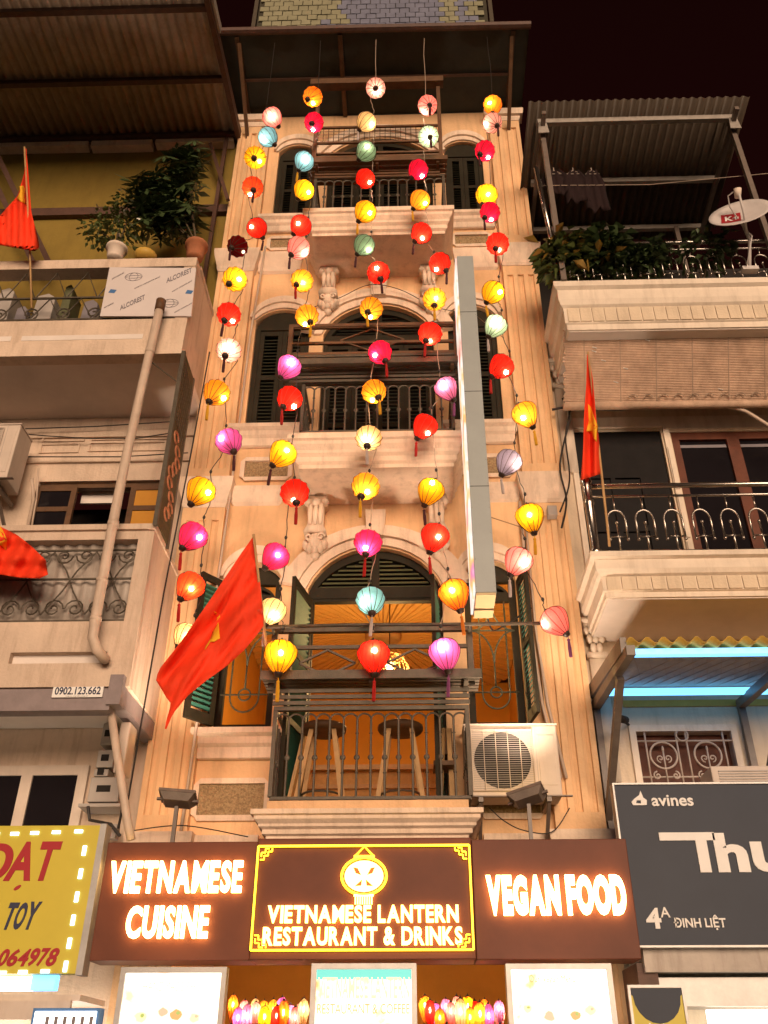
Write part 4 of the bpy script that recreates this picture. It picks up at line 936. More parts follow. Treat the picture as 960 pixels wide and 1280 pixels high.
def stems(mb, base, tops, r_=.012):
    for t in tops:
        t = Vector(t); b = Vector(base); mid = b.lerp(t, .5) + Vector((random.uniform(-.06,.06), 0, .05)); mb.tube([b, mid, t], [r_, r_*.7, r_*.3], 5)
    return mb
def potted(label, base, pot, potm, clumps, leafm, petals=None, palm=False, size=.10, seed=1):
    t = thing('potted_plant', label, 'plant', base, 'potted plants on the balconies'); b = Vector(base); r0, h = pot
    obj('pot', MB().lathe([(r0*.68,0),(r0*.75,h*.1),(r0*.9,h*.8),(r0*1.05,h*.82),(r0*1.05,h),(r0*.9,h),(r0*.85,h*.85)], 16, b), M[potm], t, True)
    top = b + Vector((0,0,h)); obj('stems', stems(MB(), top, [c for c, r_, n in clumps]), M['stem'], t)
    mb = MB()
    for i, (c, r_, n) in enumerate(clumps): (palmate if palm else leaves)(mb, c, r_, n, size, seed=seed+i)
    obj('foliage', mb, M[leafm], t, kind='stuff')
    if petals:
        pm = MB()
        for c, r_, n in petals: leaves(pm, c, r_, n, .05, 0, seed+40, .6)
        obj('blossom', pm, M['petal'], t, kind='stuff')
    return t

# ================================================================== left neighbour
YL, XN = 8.26, -2.10
lh = thing('left_house', 'weathered plaster house at left with deep balconies and tin roof', 'house', (-4, YL, 0))
obj('front_wall', MB().prism([(-7,0),(XN,0),(XN,9.2),(-7,9.2)], YL, YL+.25, [[(Xat(42,630,YL), 4.6), (Xat(212,630,YL), 4.6), (Xat(212,630,YL), Zat(120,601,YL)), (Xat(42,630,YL), Zat(120,601,YL))]]), M['wallL'], lh)
obj('olive_wall', MB().box(-7, XN, YL-.02, YL+.2, 9.201, 13.5), M['olive'], lh)
obj('wall_rail', MB().box(-7, XN, YL-.10, YL-.021, Zat(100,268,YL-.1), Zat(100,259,YL-.1)), M['beam'], lh)
for a, b in ((-7,-4.3),(-4.25,-3.35),(-3.3,-2.15)): obj('wall_capping', MB().box(a, b, YL-.16, YL-.03, 13.22+random.random()*.04, 13.34), M['wallL'], lh)
for px in (260,): obj('wall_post', MB().box(Xat(px,300,YL-.2), Xat(px,300,YL-.2)+.05, YL-.2, YL-.15, 9.2, 13.3), M['beam'], lh)
obj('post_brace', MB().bar(at(263,180,YL-.2), at(285,250,YL-.25), .05, .05), M['beam'], lh)
for a, b in (((-5,190),(62,330)), ((-12,215),(42,330))): obj('stair_stringer', MB().bar(at(*a,YL-.35), at(*b,YL-.35), .07, .07), M['beam'], lh)
# tin roof, seen from below
def zroof(Y): return 13.5 - .14*(8.25-Y)
rf = obj('tin_roof', corrugated((-8,5.0,zroof(5.0)), (XN-.02,5.0,zroof(5.0)), (-8,8.4,zroof(8.4)), (XN-.02,8.4,zroof(8.4)), 46, .022), M['tin'], lh, True, solid=.004)
for Y in (5.3, 6.1, 7.15, 8.1): obj('roof_purlin', MB().box(-8, XN-.02, Y-.035, Y+.035, zroof(Y)-.11, zroof(Y)-.03), M['beam'], rf)
obj('roof_verge', MB().bar((XN+.02,5.0,zroof(5)-.06), (XN+.02,8.3,zroof(8.3)-.06), .07, .16), M['beam'], rf)
obj('verge_flashing', MB().bar((XN+.075,5.0,zroof(5)-.0), (XN+.075,6.45,zroof(6.45)-.0), .03, .14), M['beampale'], rf)
# upper balcony
YB = 7.20
ub = obj('upper_balcony', MB().box(-7, XN+.03, YB, YL-.001, 8.24, 8.34), M['soffit'], lh)
obj('slab_front', MB().box(-7, XN+.04, YB-.03, YB+.12, 8.341, 8.76), M['wallL'], ub); obj('slab_lip', MB().box(-7, XN+.045, YB-.05, YB+.10, 8.22, 8.42), M['wallL'], ub)
for a, b in ((-7, Xat(17,420,YB)), (Xat(30,420,YB), Xat(180,420,YB))): obj('slab_groove', MB().box(a, b, YB-.034, YB-.031, 8.46, 8.53), M['soffit'], ub)
obj('parapet_beam', MB().box(-7, XN+.04, YB-.04, YB+.14, 9.585, 9.725), M['wallL'], ub)
obj('parapet_post', MB().box(XN-.10, XN+.035, YB-.03, YB+.12, 8.761, 9.584), M['wallL'], ub)
obj('side_parapet', MB().box(XN-.06, XN+.03, YB+.121, YL-.002, 8.341, 9.72), M['wallL'], ub)
obj('side_capping', MB().box(XN-.08, XN+.045, YB+.141, YL-.002, 9.7205, 9.78), M['wallL'], ub)
for z in (8.82, 9.16): obj('rail', MB().box(-7, XN-.101, YB+.02, YB+.04, z, z+.022), M['iron'], ub)
for k in range(7):
    x = -4.6 + k*.36; sc_ = MB(); sc_.tube(spiral((x, YB+.03, 8.93), .10, 1.6, R(-90), 20, 1), .010, 5); sc_.tube([(x, YB+.03, 8.83), (x+.18, YB+.03, 9.16), (x+.36, YB+.03, 8.83)], .009, 5); sc_.tube([(x, YB+.03, 9.17), (x+.18, YB+.03, 9.58), (x+.36, YB+.03, 9.17)], .008, 5)
    obj('scroll_bars', sc_, M['iron'], ub)
# board with print, stored against the railing
bd_ = thing('cladding_board', 'white printed cladding board wedged in the upper left balcony railing', 'board', at(185,395,YB-.03))
c4 = [at(*p, YB-.05) for p in ((125,395),(239,395),(245,335),(137,334))]
bb = MB(); bb.add([c for c in c4] + [c+Vector((0,.02,0)) for c in c4], [(0,1,2,3),(7,6,5,4),(0,4,5,1),(1,5,6,2),(2,6,7,3),(3,7,4,0)]); obj('board_sheet', bb, M['board'], bd_)
def slanttext(s, px0, py0, px1, py1, hpx, m, Y, parent, off=.0):
    me = glyphs(s, .004, off); vs = [v.co for v in me.vertices]; ax_ = min(v.x for v in vs); bx_ = max(v.x for v in vs); ay = min(v.y for v in vs); by = max(v.y for v in vs)
    for v in me.vertices:
        u = (v.co.x-ax_)/(bx_-ax_); w = (v.co.y-ay)/(by-ay); px = px0+(px1-px0)*u; py = py0+(py1-py0)*u - hpx*w; zz = v.co.z; v.co = at(px, py, Y) + Vector((0, -.002 if zz > 0 else 0, 0))
    obj('print', me, m, parent)
slanttext('ALCOREST', 150, 388, 181, 374, 6, M['greyprint'], YB-.052, bd_, .02); slanttext('ALCOREST', 208, 354, 240, 340, 6, M['greyprint'], YB-.052, bd_, .02)
for q in ((168,362,200,347),(215,366,240,352),(130,386,142,380),(218,392,240,380),(140,350,155,342)): slanttext('exterior composite panel', *q, 2.5, M['greyprint'], YB-.052, bd_)
for cx, cy in ((167,346),(212,379)):
    gl = MB(); c = at(cx, cy, YB-.052)
    for rx_, rz in ((.10,.065),(.05,.065),(.10,.022)): gl.tube([(c.x+rx_*math.cos(k*.393), c.y, c.z+rz*math.sin(k*.393)) for k in range(16)], .003, 4, True)
    obj('globe_print', gl, M['greyprint'], bd_)
for cx, cy in ((140,364),(236,365)): c = at(cx, cy, YB-.053); obj('blue_print', MB().prism([(c.x-.04,c.z-.02),(c.x+.03,c.z-.03),(c.x+.05,c.z+.02),(c.x-.02,c.z+.035)], c.y, c.y+.002), M['blueprint'], bd_)
# clutter behind the railing
for i, (px, py, w, h, m_) in enumerate(((10,378,.20,.24,'plasticgrey'),(58,383,.26,.22,'plasticgrey'),(85,374,.12,.34,'slatolive'),(28,390,.16,.08,'greyprint'),(112,385,.20,.20,'greyprint'))):
    c = at(px, py, YB+.3); z0 = 8.345; zt = c.z + h*.5
    tag(obj('storage_box', MB().prism([(c.x-w/2,z0),(c.x+w/2,z0),(c.x+w*.42,zt-.02),(c.x+w*.1,zt+.04),(c.x-w*.38,zt)], YB+.22+i*.02, YB+.55), M[m_], bevel=.01), '%s crate stored behind the scrolled railing of the upper left balcony, %s from left' % (['white','pale grey','green','low grey','dark'][i], ['first','third','fourth','second','last'][i]), 'crate', 'things stored on the upper left balcony')
# wall between the storeys
obj('moulding', MB().box(-7, XN-.001, YL-.03, YL-.001, Zat(120,548,YL), Zat(120,540,YL)), M['wallL'], lh)
obj('moulding', MB().box(-7, XN-.001, YL-.03, YL-.001, Zat(120,579,YL), Zat(120,572,YL)), M['wallL'], lh)
for a, b, c, d in ((52,552,105,545),(52,566,101,555),(114,551,212,541),(112,565,208,554)):
    z0, z1 = sorted((Zat(120,b,YL), Zat(120,d,YL)))
    obj('moulding_panel', MB().prism([(Xat(a,555,YL),z0),(Xat(c,555,YL),z0),(Xat(c,555,YL),z1),(Xat(a,555,YL),z1)], YL-.018, YL+.001, [[(Xat(a,555,YL)+.02,z0+.012),(Xat(c,555,YL)-.02,z0+.012),(Xat(c,555,YL)-.02,z1-.012),(Xat(a,555,YL)+.02,z1-.012)]]), M['wallL'], lh)
# second-floor window with one leaf swung
zw = Zat(120,601,YL); wx0, wx1 = Xat(42,630,YL), Xat(212,630,YL)
lw_ = obj('window', MB().prism([(wx0,4.6),(wx1,4.6),(wx1,zw),(wx0,zw)], YL+.05, YL+.12, [[(wx0+.06,4.66),(wx1-.06,4.66),(wx1-.06,zw-.06),(wx0+.06,zw-.06)]]), M['wood'], lh)
obj('dark_room', MB().box(wx0, wx1, YL+.6, YL+.65, 4.6, zw), M['dark'], lw_)  # near-black sheet standing in for the unlit room
def casement(x0, x1, y, m_='wood', gl='glass'):
    f = obj('casement', MB().prism([(x0,4.7),(x1,4.7),(x1,zw-.09),(x0,zw-.09)], y, y+.04, [[(x0+.06,4.75),(x1-.06,4.75),(x1-.06,zw-.42),(x0+.06,zw-.42)], [(x0+.06,zw-.36),(x1-.06,zw-.36),(x1-.06,zw-.15),(x0+.06,zw-.15)]]), M[m_], lw_)
    obj('pane', MB().box(x0+.06, x1-.06, y+.015, y+.02, zw-.36, zw-.15), M[gl], f); obj('pane', MB().box(x0+.06, x1-.06, y+.015, y+.02, 4.75, zw-.42), M[gl], f)
casement(wx0+.0, Xat(92,630,YL-.03), YL-.03); casement(Xat(160,630,YL-.03), wx1-.06, YL-.03, gl='roomwall')
obj('curtain_rail', MB().box(Xat(100,630,YL+.2), Xat(150,630,YL+.2), YL+.2, YL+.23, zw-.17, zw-.02), M['soffit'], lw_)
ac_unit('air_conditioner', 'air conditioner box at left edge above the dark window of the left house', -4.75, Xat(17,565,7.72), 7.72, 8.05, Zat(17,598,7.72), Zat(17,531,7.72), True, True)
ap = MB().tube([at(40,598,8.0), at(42,625,8.2), at(30,680,8.2)], .02, 6).tube([at(48,585,8.1), at(46,620,8.22), at(36,680,8.22)], .012, 6)
tag(obj('coolant_pipes', ap, M['pipe'], smooth=True), 'bent pipes dropping from the left house air conditioner beside the window', 'pipes')
# middle balcony with boxed-in iron scrolls
z0b, z1b = 4.46, 6.02; ox0, ox1 = -7.2, Xat(163,730,YB); oz0, oz1 = Zat(80,777,YB), Zat(80,675,YB)
mb_ = obj('middle_balcony', MB().prism([(-7.4,z0b),(XN+.06,z0b),(XN+.06,z1b),(-7.4,z1b)], YB, YB+.12, [[(ox0,oz0),(ox1,oz0),(ox1,oz1),(ox0,oz1)], [(Xat(12,822,YB),Zat(80,829,YB)),(Xat(133,822,YB),Zat(80,829,YB)),(Xat(133,822,YB),Zat(80,815,YB)),(Xat(12,822,YB),Zat(80,815,YB))]]), M['wallL'], lh)
obj('capping', MB().box(-7.4, XN+.075, YB-.03, YB+.16, z1b+.0005, z1b+.06), M['wallL'], mb_)
obj('side_parapet', MB().box(XN-.06, XN+.059, YB+.121, YL-.001, z0b, z1b), M['wallL'], mb_); obj('side_capping', MB().box(XN-.075, XN+.073, YB+.161, YL-.001, z1b+.0005, z1b+.055), M['wallL'], mb_)
obj('floor_slab', MB().box(-7.4, XN-.061, YB+.121, YL-.001, z0b+.001, z0b+.12), M['soffit'], mb_)
obj('slot_back', MB().box(Xat(8,822,YB), Xat(136,822,YB), YB+.07, YB+.119, Zat(80,831,YB), Zat(80,812,YB)), M['soffit'], mb_)
obj('tin_infill', corrugated((ox0,YB+.10,oz0-.0), (ox1+.02,YB+.10,oz0), (ox0,YB+.10,oz1), (ox1+.02,YB+.10,oz1), 40, .016), M['tingrey'], mb_, True, solid=.003)
yy = YB+.03
for z in (oz0+.02, (oz0+oz1)/2+.02, oz1-.10): obj('scroll_rail', MB().box(ox0, ox1, yy-.008, yy+.008, z-.008, z+.008), M['iron'], mb_)
for k in range(8):
    xc = ox1 - .18 - k*.40; zc = (oz0+oz1)/2; h_ = (oz1-oz0)/2
    sc_ = MB()
    for s in (-1, 1):
        sc_.tube([(xc-s*.20, yy, zc-h_*.8), (xc-s*.05, yy, zc-h_*.25), (xc+s*.05, yy, zc+h_*.25), (xc+s*.20, yy, zc+h_*.72)], .008, 5)
        sc_.tube(spiral((xc+s*.10, yy, zc+h_*.62), .085, 1.5, R(0 if s < 0 else 180), 18, s), .008, 5); sc_.tube(spiral((xc+s*.10, yy, zc-h_*.66), .095, 1.5, R(0 if s < 0 else 180), 18, -s), .008, 5)
    obj('iron_scroll', sc_, M['iron'], mb_)
# drain pipe
pp = [at(200,384,7.02), at(185,450,7.02), at(158,570,7.02), at(140,660,7.02), at(119,775,7.02), at(116,797,7.02), at(121,812,7.05), at(131,824,7.12), at(131,824,7.24)]
dp = thing('drain_pipe', 'pale drain pipe slanting down across the left house between its balconies', 'pipe', pp[5])
obj('pipe_run', MB().tube(pp, .047, 10), M['pipe'], dp, True); obj('pipe_end', MB().tube([at(201.5,376,7.02), at(199,389,7.02)], .055, 10), M['wood'], dp, True)
for a, b in (((142,652),(141,658)), ((120,772),(119.4,776)), ((128,724),(127,728)), ((188,438),(187,442))): obj('collar', MB().tube([at(*a,7.02), at(*b,7.02)], .054, 10), M['pipe'], dp, True)
obj('pipe_tie', MB().tube([at(181,446,7.05), at(225,480,7.19)], .008, 5), M['iron'], dp)
# fretwork side screen
fsx = XN+.09; fs_ = thing('fret_screen', 'dark green carved screen hanging edge-on at the corner of the left house', 'screen', (fsx, 7.35, 6.1))
obj('screen_panel', MB().box(fsx-.03, fsx, 7.16, 7.56, 6.08, 8.22), M['screen_dark'], fs_)
fr_ = MB()
for k in range(4): fr_.tube(spiral((0,0,0), .13, 1.5, k, 16, 1 if k % 2 else -1), .014, 5)
fo = MB()
for k in range(9):
    zc = 6.3+k*.11; yc = 7.36+.09*math.sin(k*1.3); fo.tube([(fsx+.006, yc+.08*math.cos(a*.5), zc+.06*math.sin(a*.5)) for a in range(11)], .012, 5)
obj('carved_ornament', fo, M['fret'], fs_)
lat = MB()
for k in range(12):
    lat.bar((fsx+.004, 7.17, 7.35+k*.07), (fsx+.004, 7.55, 7.22+k*.07), .008, .010)
obj('lattice_bars', lat, M['iron'], fs_); obj('screen_edge', MB().box(fsx-.035, fsx+.006, 7.561, 7.60, 6.04, 8.23), M['iron'], fs_); obj('screen_edge', MB().box(fsx-.035, fsx+.006, 7.12, 7.159, 6.04, 8.23), M['iron'], fs_)
# underside beam, number plate, lower wall kit
ab = thing('awning_beam', 'mauve grey box beam under the middle balcony of the left house', 'beam', (-3, 7.2, 4.2))
obj('front_beam', MB().box(-7.4, Xat(138,875,7.16), 7.16, 7.30, Zat(70,888,7.16), Zat(70,861,7.16)), M['beamgrey'], ab); obj('side_beam', MB().bar((XN-.03,7.2,4.37), (XN+.0,8.2,4.37), .12, .16), M['beamgrey'], ab); obj('corner_block', MB().box(Xat(136,860,7.14), Xat(153,860,7.14), 7.13, 7.28, Zat(140,880,7.13), Zat(140,843,7.13)), M['beamgrey'], ab)
np_ = thing('number_plate', 'white telephone number plate tucked under the middle left balcony', 'sign', at(98,870,7.15))
px_ = (Xat(66,866,7.15), Xat(129,866,7.15)); pz_ = (Zat(98,872,7.15), Zat(98,859,7.15)); obj('plate', MB().box(*px_, 7.140, 7.152, *pz_), M['white'], np_); text_line('0902.123.662', px_[0]+.02, px_[1]-.02, pz_[0]+.022, pz_[1]-.001, 7.137, .002, M['navyprint'], np_, .02, each=False, name='print'); text_line('Nhận thi công biển quảng cáo', px_[0]+.12, px_[1]-.12, pz_[0]+.004, pz_[0]+.016, 7.138, .001, M['greyprint'], np_, 0, each=False, name='print')
wz0, wz1 = 2.6, Zat(50,958,YL-.02); xa, xb = -4.4, Xat(107,990,YL-.02)
lwn = obj('lower_window', MB().prism([(xa,wz0),(xb,wz0),(xb,wz1),(xa,wz1)], YL-.05, YL-.002, [[(xa+.09,wz0+.09),(Xat(22,1000,YL-.02),wz0+.09),(Xat(22,1000,YL-.02),wz1-.09),(xa+.09,wz1-.09)], [(Xat(36,1000,YL-.02),wz0+.09),(xb-.09,wz0+.09),(xb-.09,wz1-.09),(Xat(36,1000,YL-.02),wz1-.09)]]), M['plastic'], lh)
obj('pane', MB().box(xa+.05, xb-.05, YL-.03, YL-.02, wz0+.05, wz1-.05), M['glass'], lwn)
mbx = thing('meter_boxes', 'stack of grey electricity meters on the left house wall', 'meters', at(130,1010,8.2))
for a, b, c, d in ((128,905,143,932),(122,938,143,960),(112,972,150,1003),(118,962,136,971)):
    x0, x1 = sorted((Xat(a,(b+d)/2,8.1), Xat(c,(b+d)/2,8.1))); obj('meter_box', MB().box(x0, x1, 8.08, YL-.001, Zat(130,d,8.1), Zat(130,b,8.1)), M['plasticgrey'], mbx, bevel=.008)
    obj('meter_window', MB().box(x0+(x1-x0)*.25, x0+(x1-x0)*.7, 8.074, 8.079, Zat(130,(b+d)/2+3,8.1), Zat(130,(b+d)/2-5,8.1)), M['dark'], mbx)
obj('meter_shelf', MB().box(Xat(100,1008,8.05), Xat(152,1008,8.05), 8.0, YL-.001, Zat(130,1010,8.05), Zat(130,1006,8.05)), M['plasticgrey'], mbx)
obj('cable_bundle', MB().tube([at(110,1008,8.0), at(112,1025,8.0), at(138,1030,7.9), at(150,1045,7.9)], .015, 6).tube([at(150,960,8.0), at(155,1000,8.0), at(148,1035,7.95)], .012, 6), M['wire'], mbx)
tag(obj('downpipe', MB().tube([at(138,884,7.3), at(146,940,7.3), at(160,1030,7.3), at(164,1050,7.32)], .035, 10), M['pipe'], smooth=True), 'mauve downpipe below the balcony beam beside the electricity meters', 'pipe')
tag(obj('switch_cabinet', MB().box(XN-.06, XN+.03, 7.5, 7.72, Zat(165,965,7.5), Zat(165,902,7.5)), M['plastic'], bevel=.015), 'pale narrow cabinet on the corner beside the electricity meters', 'cabinet')
# yellow sign
YY = 7.2; ys = thing('shop_sign', 'yellow sign with crimson letters and white lights at lower left', 'sign', (-3, YY, 2.28))
yx1 = Xat(111,1120,YY); yz0, yz1 = Zat(60,1217,YY), Zat(60,1032,YY)
obj('panel', MB().box(-4.6, yx1, YY, YY+.12, yz0, yz1), M['yellowvinyl'], ys); obj('trim', MB().box(yx1+.0005, yx1+.05, YY-.01, YY+.125, yz0-.01, yz1+.01), M['alu'], ys)
def zy(py): return Zat(60, py, YY)
for s_, a, b, c, d, m_ in (('Đ',-30,14,1101,1054,'crimsonprint'),('A',9,44,1101,1052,'crimsonprint'),('T',43,70,1101,1052,'crimsonprint'),('.',16,24,1113,1106,'crimsonprint'),('T',4,18,1162,1128,'navyprint'),('O',17,31,1162,1128,'navyprint'),('Y',30,46,1162,1127,'navyprint'),
    ('0',-4,9,1208,1186,'crimsonprint'),('6',8,22,1208,1186,'crimsonprint'),('4',21,35,1208,1186,'crimsonprint'),('9',34,47,1208,1185,'crimsonprint'),('7',46,58,1208,1185,'crimsonprint'),('8',57,71,1208,1185,'crimsonprint')):
    pm_ = (c+d)/2; obj('letter', place_text(glyphs(s_, .02, .035), Xat(a,pm_,YY), Xat(b,pm_,YY)-.01, zy(c), zy(d), YY-.006, .006, .035), M[m_], ys)
for px, py in [(-6,1042),(18,1042),(43,1041),(70,1040),(98,1039)] + [(105-k*4.7, 1063+k*29) for k in range(6)] + [(2,1216),(28,1215),(56,1214)]:
    c = at(px, py, YY-.012); v = py > 1050 and py < 1212; obj('light_module', MB().box(c.x-(.014 if v else .032), c.x+(.014 if v else .032), YY-.012, YY-.001, c.z-(.036 if v else .012), c.z+(.036 if v else .012)), M['led'], ys)
# shop under it
obj('shop_canopy', MB().box(-5, XN+.05, 7.3, 7.9, 2.10, 2.14), M['plastic'], lh); obj('light_tube', MB().box(-5,-2.44,7.30,7.40,2.17,2.26), M['tube'], lh); obj('blue_strip', MB().box(-2.435,-2.26,7.31,7.40,2.17,2.27), M['ledcyan'], lh)
obj('canopy_fascia', MB().box(-5, XN+.0, 7.26, 7.299, 1.98, 2.10), M['plastic'], lh)
lbx = thing('light_box', 'small white light box with blue edge at the bottom left corner', 'light box', (-2.3, 7.0, 1.4))
x0, x1 = Xat(40,1270,6.9), Xat(124,1270,6.9); z1 = Zat(80,1260,6.9); obj('case', MB().box(x0, x1, 6.9, 7.0, 1.3, z1), M['blueprint'], lbx); obj('lit_face', MB().box(x0+.02, x1-.02, 6.892, 6.899, 1.32, z1-.02), M['tube'], lbx)
for k in range(6): obj('print', MB().box(x0+.10+k*.06, x0+.125+k*.06, 6.889, 6.8915, z1-.14, z1-.05), M['greyprint'], lbx)
obj('shop_wall', MB().box(-5, XN, 8.0, 8.05, .0, 1.97), M['tube'], lh)  # plain wall made to glow, standing for the lit shop interior
# plants upstairs
potted('white flower pot with loose white-flowered shrub on the upper left balcony wall', at(143,324,7.22), (.12,.19), 'pebblewhite', [((at(150,285,7.25)), (.30,.25,.28), 260), (at(122,288,7.2), (.22,.2,.22), 130), (at(160,262,7.25), (.25,.2,.3), 160)], 'leafmid', [(at(150,270,7.2), (.35,.25,.35), 26)], False, .065, 3)
potted('brick red pot with tall dark leafy shrub on the upper left balcony wall', at(243,324,7.22), (.13,.24), 'terracotta', [(at(205,245,7.25), (.40,.3,.40), 120), (at(228,212,7.3), (.24,.25,.32), 70), (at(215,270,7.25), (.32,.3,.35), 100), (at(185,255,7.3), (.3,.3,.35), 70), (at(240,197,7.3), (.13,.2,.22), 20)], 'leafdark', None, True, .20, 9)
yp = at(181,325,7.2); tag(obj('yellow_bowl', MB().lathe([(.08,0),(.12,.03),(.13,.08),(.09,.09)], 14, yp), M['tinyellow'], smooth=True), 'small yellow bowl on the wall between the two plant pots', 'bowl')

# ================================================================== right neighbour
YR, XM = 8.26, 2.09; YF = 7.30; XE = 6.6
rh = thing('right_house', 'cream house at right with steel railed balconies and bamboo blind', 'house', (4, YR, 0))
def zr(py, Y): return Zat(820, py, Y)
bx0, bx1 = Xat(724,600,YR), Xat(838,600,YR); dx0, dx1 = Xat(850,600,YR), Xat(1010,600,YR); dz1 = zr(540,YR)
obj('front_wall', MB().prism([(XM,0),(XE,0),(XE,9.3),(XM,9.3)], YR, YR+.25, [[(bx0,5.81),(bx1,5.81),(bx1,dz1+.04),(bx0,dz1+.04)], [(dx0,5.81),(dx1,5.81),(dx1,dz1),(dx0,dz1)], [(Xat(797,945,YR),zr(980,YR)),(Xat(920,945,YR),zr(980,YR)),(Xat(920,945,YR),zr(914,YR)),(Xat(797,945,YR),zr(914,YR))]]), M['wallR'], rh)
obj('attic_wall', MB().box(XM, XE, 9.6, 9.7, 9.301, 12.0), M['dark'], rh)
# black door and timber door
bdz = dz1+.04
bk = obj('black_door', MB().prism([(bx0,5.81),(bx1,5.81),(bx1,bdz),(bx0,bdz)], YR+.04, YR+.10, [[(bx0+.08+i*.33,5.9),(bx0+.36+i*.33,5.9),(bx0+.36+i*.33,6.6),(bx0+.08+i*.33,6.6)] for i in range(2)] + [[(bx0+.08+i*.33,6.68),(bx0+.36+i*.33,6.68),(bx0+.36+i*.33,7.3),(bx0+.08+i*.33,7.3)] for i in range(2)]), M['black'], rh)
obj('panel', MB().box(bx0+.05, bx1-.05, YR+.07, YR+.09, 5.85, bdz-.05), M['black'], bk)
td = obj('timber_door', MB().prism([(dx0,5.81),(dx1,5.81),(dx1,dz1),(dx0,dz1)], YR+.02, YR+.10, [[(dx0+.09,5.9),((dx0+dx1)/2-.07,5.9),((dx0+dx1)/2-.07,dz1-.10),(dx0+.09,dz1-.10)], [((dx0+dx1)/2+.07,5.9),(dx1-.09,5.9),(dx1-.09,dz1-.10),((dx0+dx1)/2+.07,dz1-.10)]]), M['redwood'], rh)
obj('pane', MB().box(dx0+.05, dx1-.05, YR+.06, YR+.07, 5.85, dz1-.05), M['glass'], td)
for k in range(2): xx = dx0+.10+k*((dx1-dx0)/2-.02); obj('louvre', MB().box(xx, xx+(dx1-dx0)/2-.18, YR+.045, YR+.055, dz1-.20, dz1-.16), M['greyprint'], td)
obj('door_surround', MB().prism([(bx0-.06,5.81),(bx0-.06,dz1+.2),(dx1+.1,dz1+.2),(dx1+.1,5.81),(dx1+.02,5.81),(dx1+.02,dz1+.02),(dx0-.02,dz1+.02),(dx0-.02,5.81),(bx1+.02,5.81),(bx1+.02,bdz+.02),(bx0-.0,bdz+.02),(bx0-.0,5.81)], YR-.03, YR+.01), M['trimR'], rh)
for k in range(3): obj('quoin_block', MB().box(bx1+.03, dx0-.03, YR-.045, YR-.031, 5.85+k*.62, 6.42+k*.62), M['trimR'], rh)
# balconies: slab, moulded lip, row of raised tiles
def rbalcony(zt, zb, name):
    h = zt - zb; x0 = XM-.02
    b = obj('balcony_slab', MB().cornice([(-.02, zb), (-.02, zb+h*.12), (.0, zb+h*.14), (.0, zb+h*.48), (.03, zb+h*.52), (.05, zb+h*.62), (.05, zb+h*.84), (.09, zb+h*.88), (.09, zt)], x0+.06, XE, YF, YR-.001), M['trimR'], rh)
    k = 0; x = x0+.10
    tm = MB().box(0, .122, -.014, 0, 0, h*.31).mesh('facing_tile'); tm.materials.append(M['wallR'])
    while x < 4.9: o = inst('facing_tile', tm, (x, YF+.0, zb+h*.155), b); x += .137
    obj('soffit', MB().box(x0+.10, XE, YF+.04, YR-.002, zb-.012, zb-.001), M['soffit'], b)
    return b
ub_ = rbalcony(zr(349,YF-.09), zr(409,YF), 'upper'); lb_ = rbalcony(zr(688,YF-.09), zr(745,YF), 'lower')
ZT3, ZT2 = zr(349,YF-.09), zr(688,YF-.09)
for px in (830, 855, 795, 905): pass
def steel_rail(zb, x0, x1, h, y):
    t = obj('steel_railing', MB().tube([(x0, y, zb+h), (x1, y, zb+h)], .026, 10), M['steel'], rh, True)
    obj('middle_rail', MB().tube([(x0, y, zb+h-.12), (x1, y, zb+h-.12)], .013, 8), M['steel'], t, True); obj('bottom_rail', MB().tube([(x0, y, zb+.04), (x1, y, zb+.04)], .018, 8), M['steel'], t, True)
    lm = MB(); w = .085; hh = h*.62
    lm.tube([(-w,0,hh*.30)] + [(-w*math.cos(R(15*k)), 0, hh*.72+w*1.3*math.sin(R(15*k))) for k in range(13)] + [(w,0,hh*.30)], .010, 6); lm.tube([(0,0,.0),(0,0,hh*.62)], .010, 6); lm.tube([(-w*.8,0,hh*.34),(w*.8,0,hh*.34)], .008, 5); lm.tube([(0,0,hh*.72+w*1.3),(0,0,h-.16)], .008, 5)
    for c in ((0,0,hh*.66),(-w,0,hh*.28),(w,0,hh*.28)): lm.ell(c, .017, .017, .017, 8, 5)
    me = lm.mesh('arch_baluster', True); me.materials.append(M['steel']); n_ = int((x1-x0)/.268)
    for k in range(n_): inst('arch_baluster', me, (x0+.20+k*.268, y, zb+.04), t)
    obj('newel_post', MB().lathe([(.06,0),(.06,.05),(.045,.07),(.045,.55),(.055,.57),(.055,.60),(.045,.62),(.045,h+.02),(.06,h+.04),(.05,h+.10),(.02,h+.14)], 12, (x0-.04, y, zb)), M['steel'], t, True)
    return t
steel_rail(ZT2, XM+.06, 6.2, zr(607,YF)-ZT2, YF)
steel_rail(ZT3, XM+.06, 6.2, zr(304,YF)-ZT3, YF)
obj('post_extension', MB().tube([(XM+.02, YF, ZT3+.75), (XM-.05, YF+.02, zr(205,YF))], .03, 8), M['steel'], bpy.data.objects['steel_railing.001'], True)
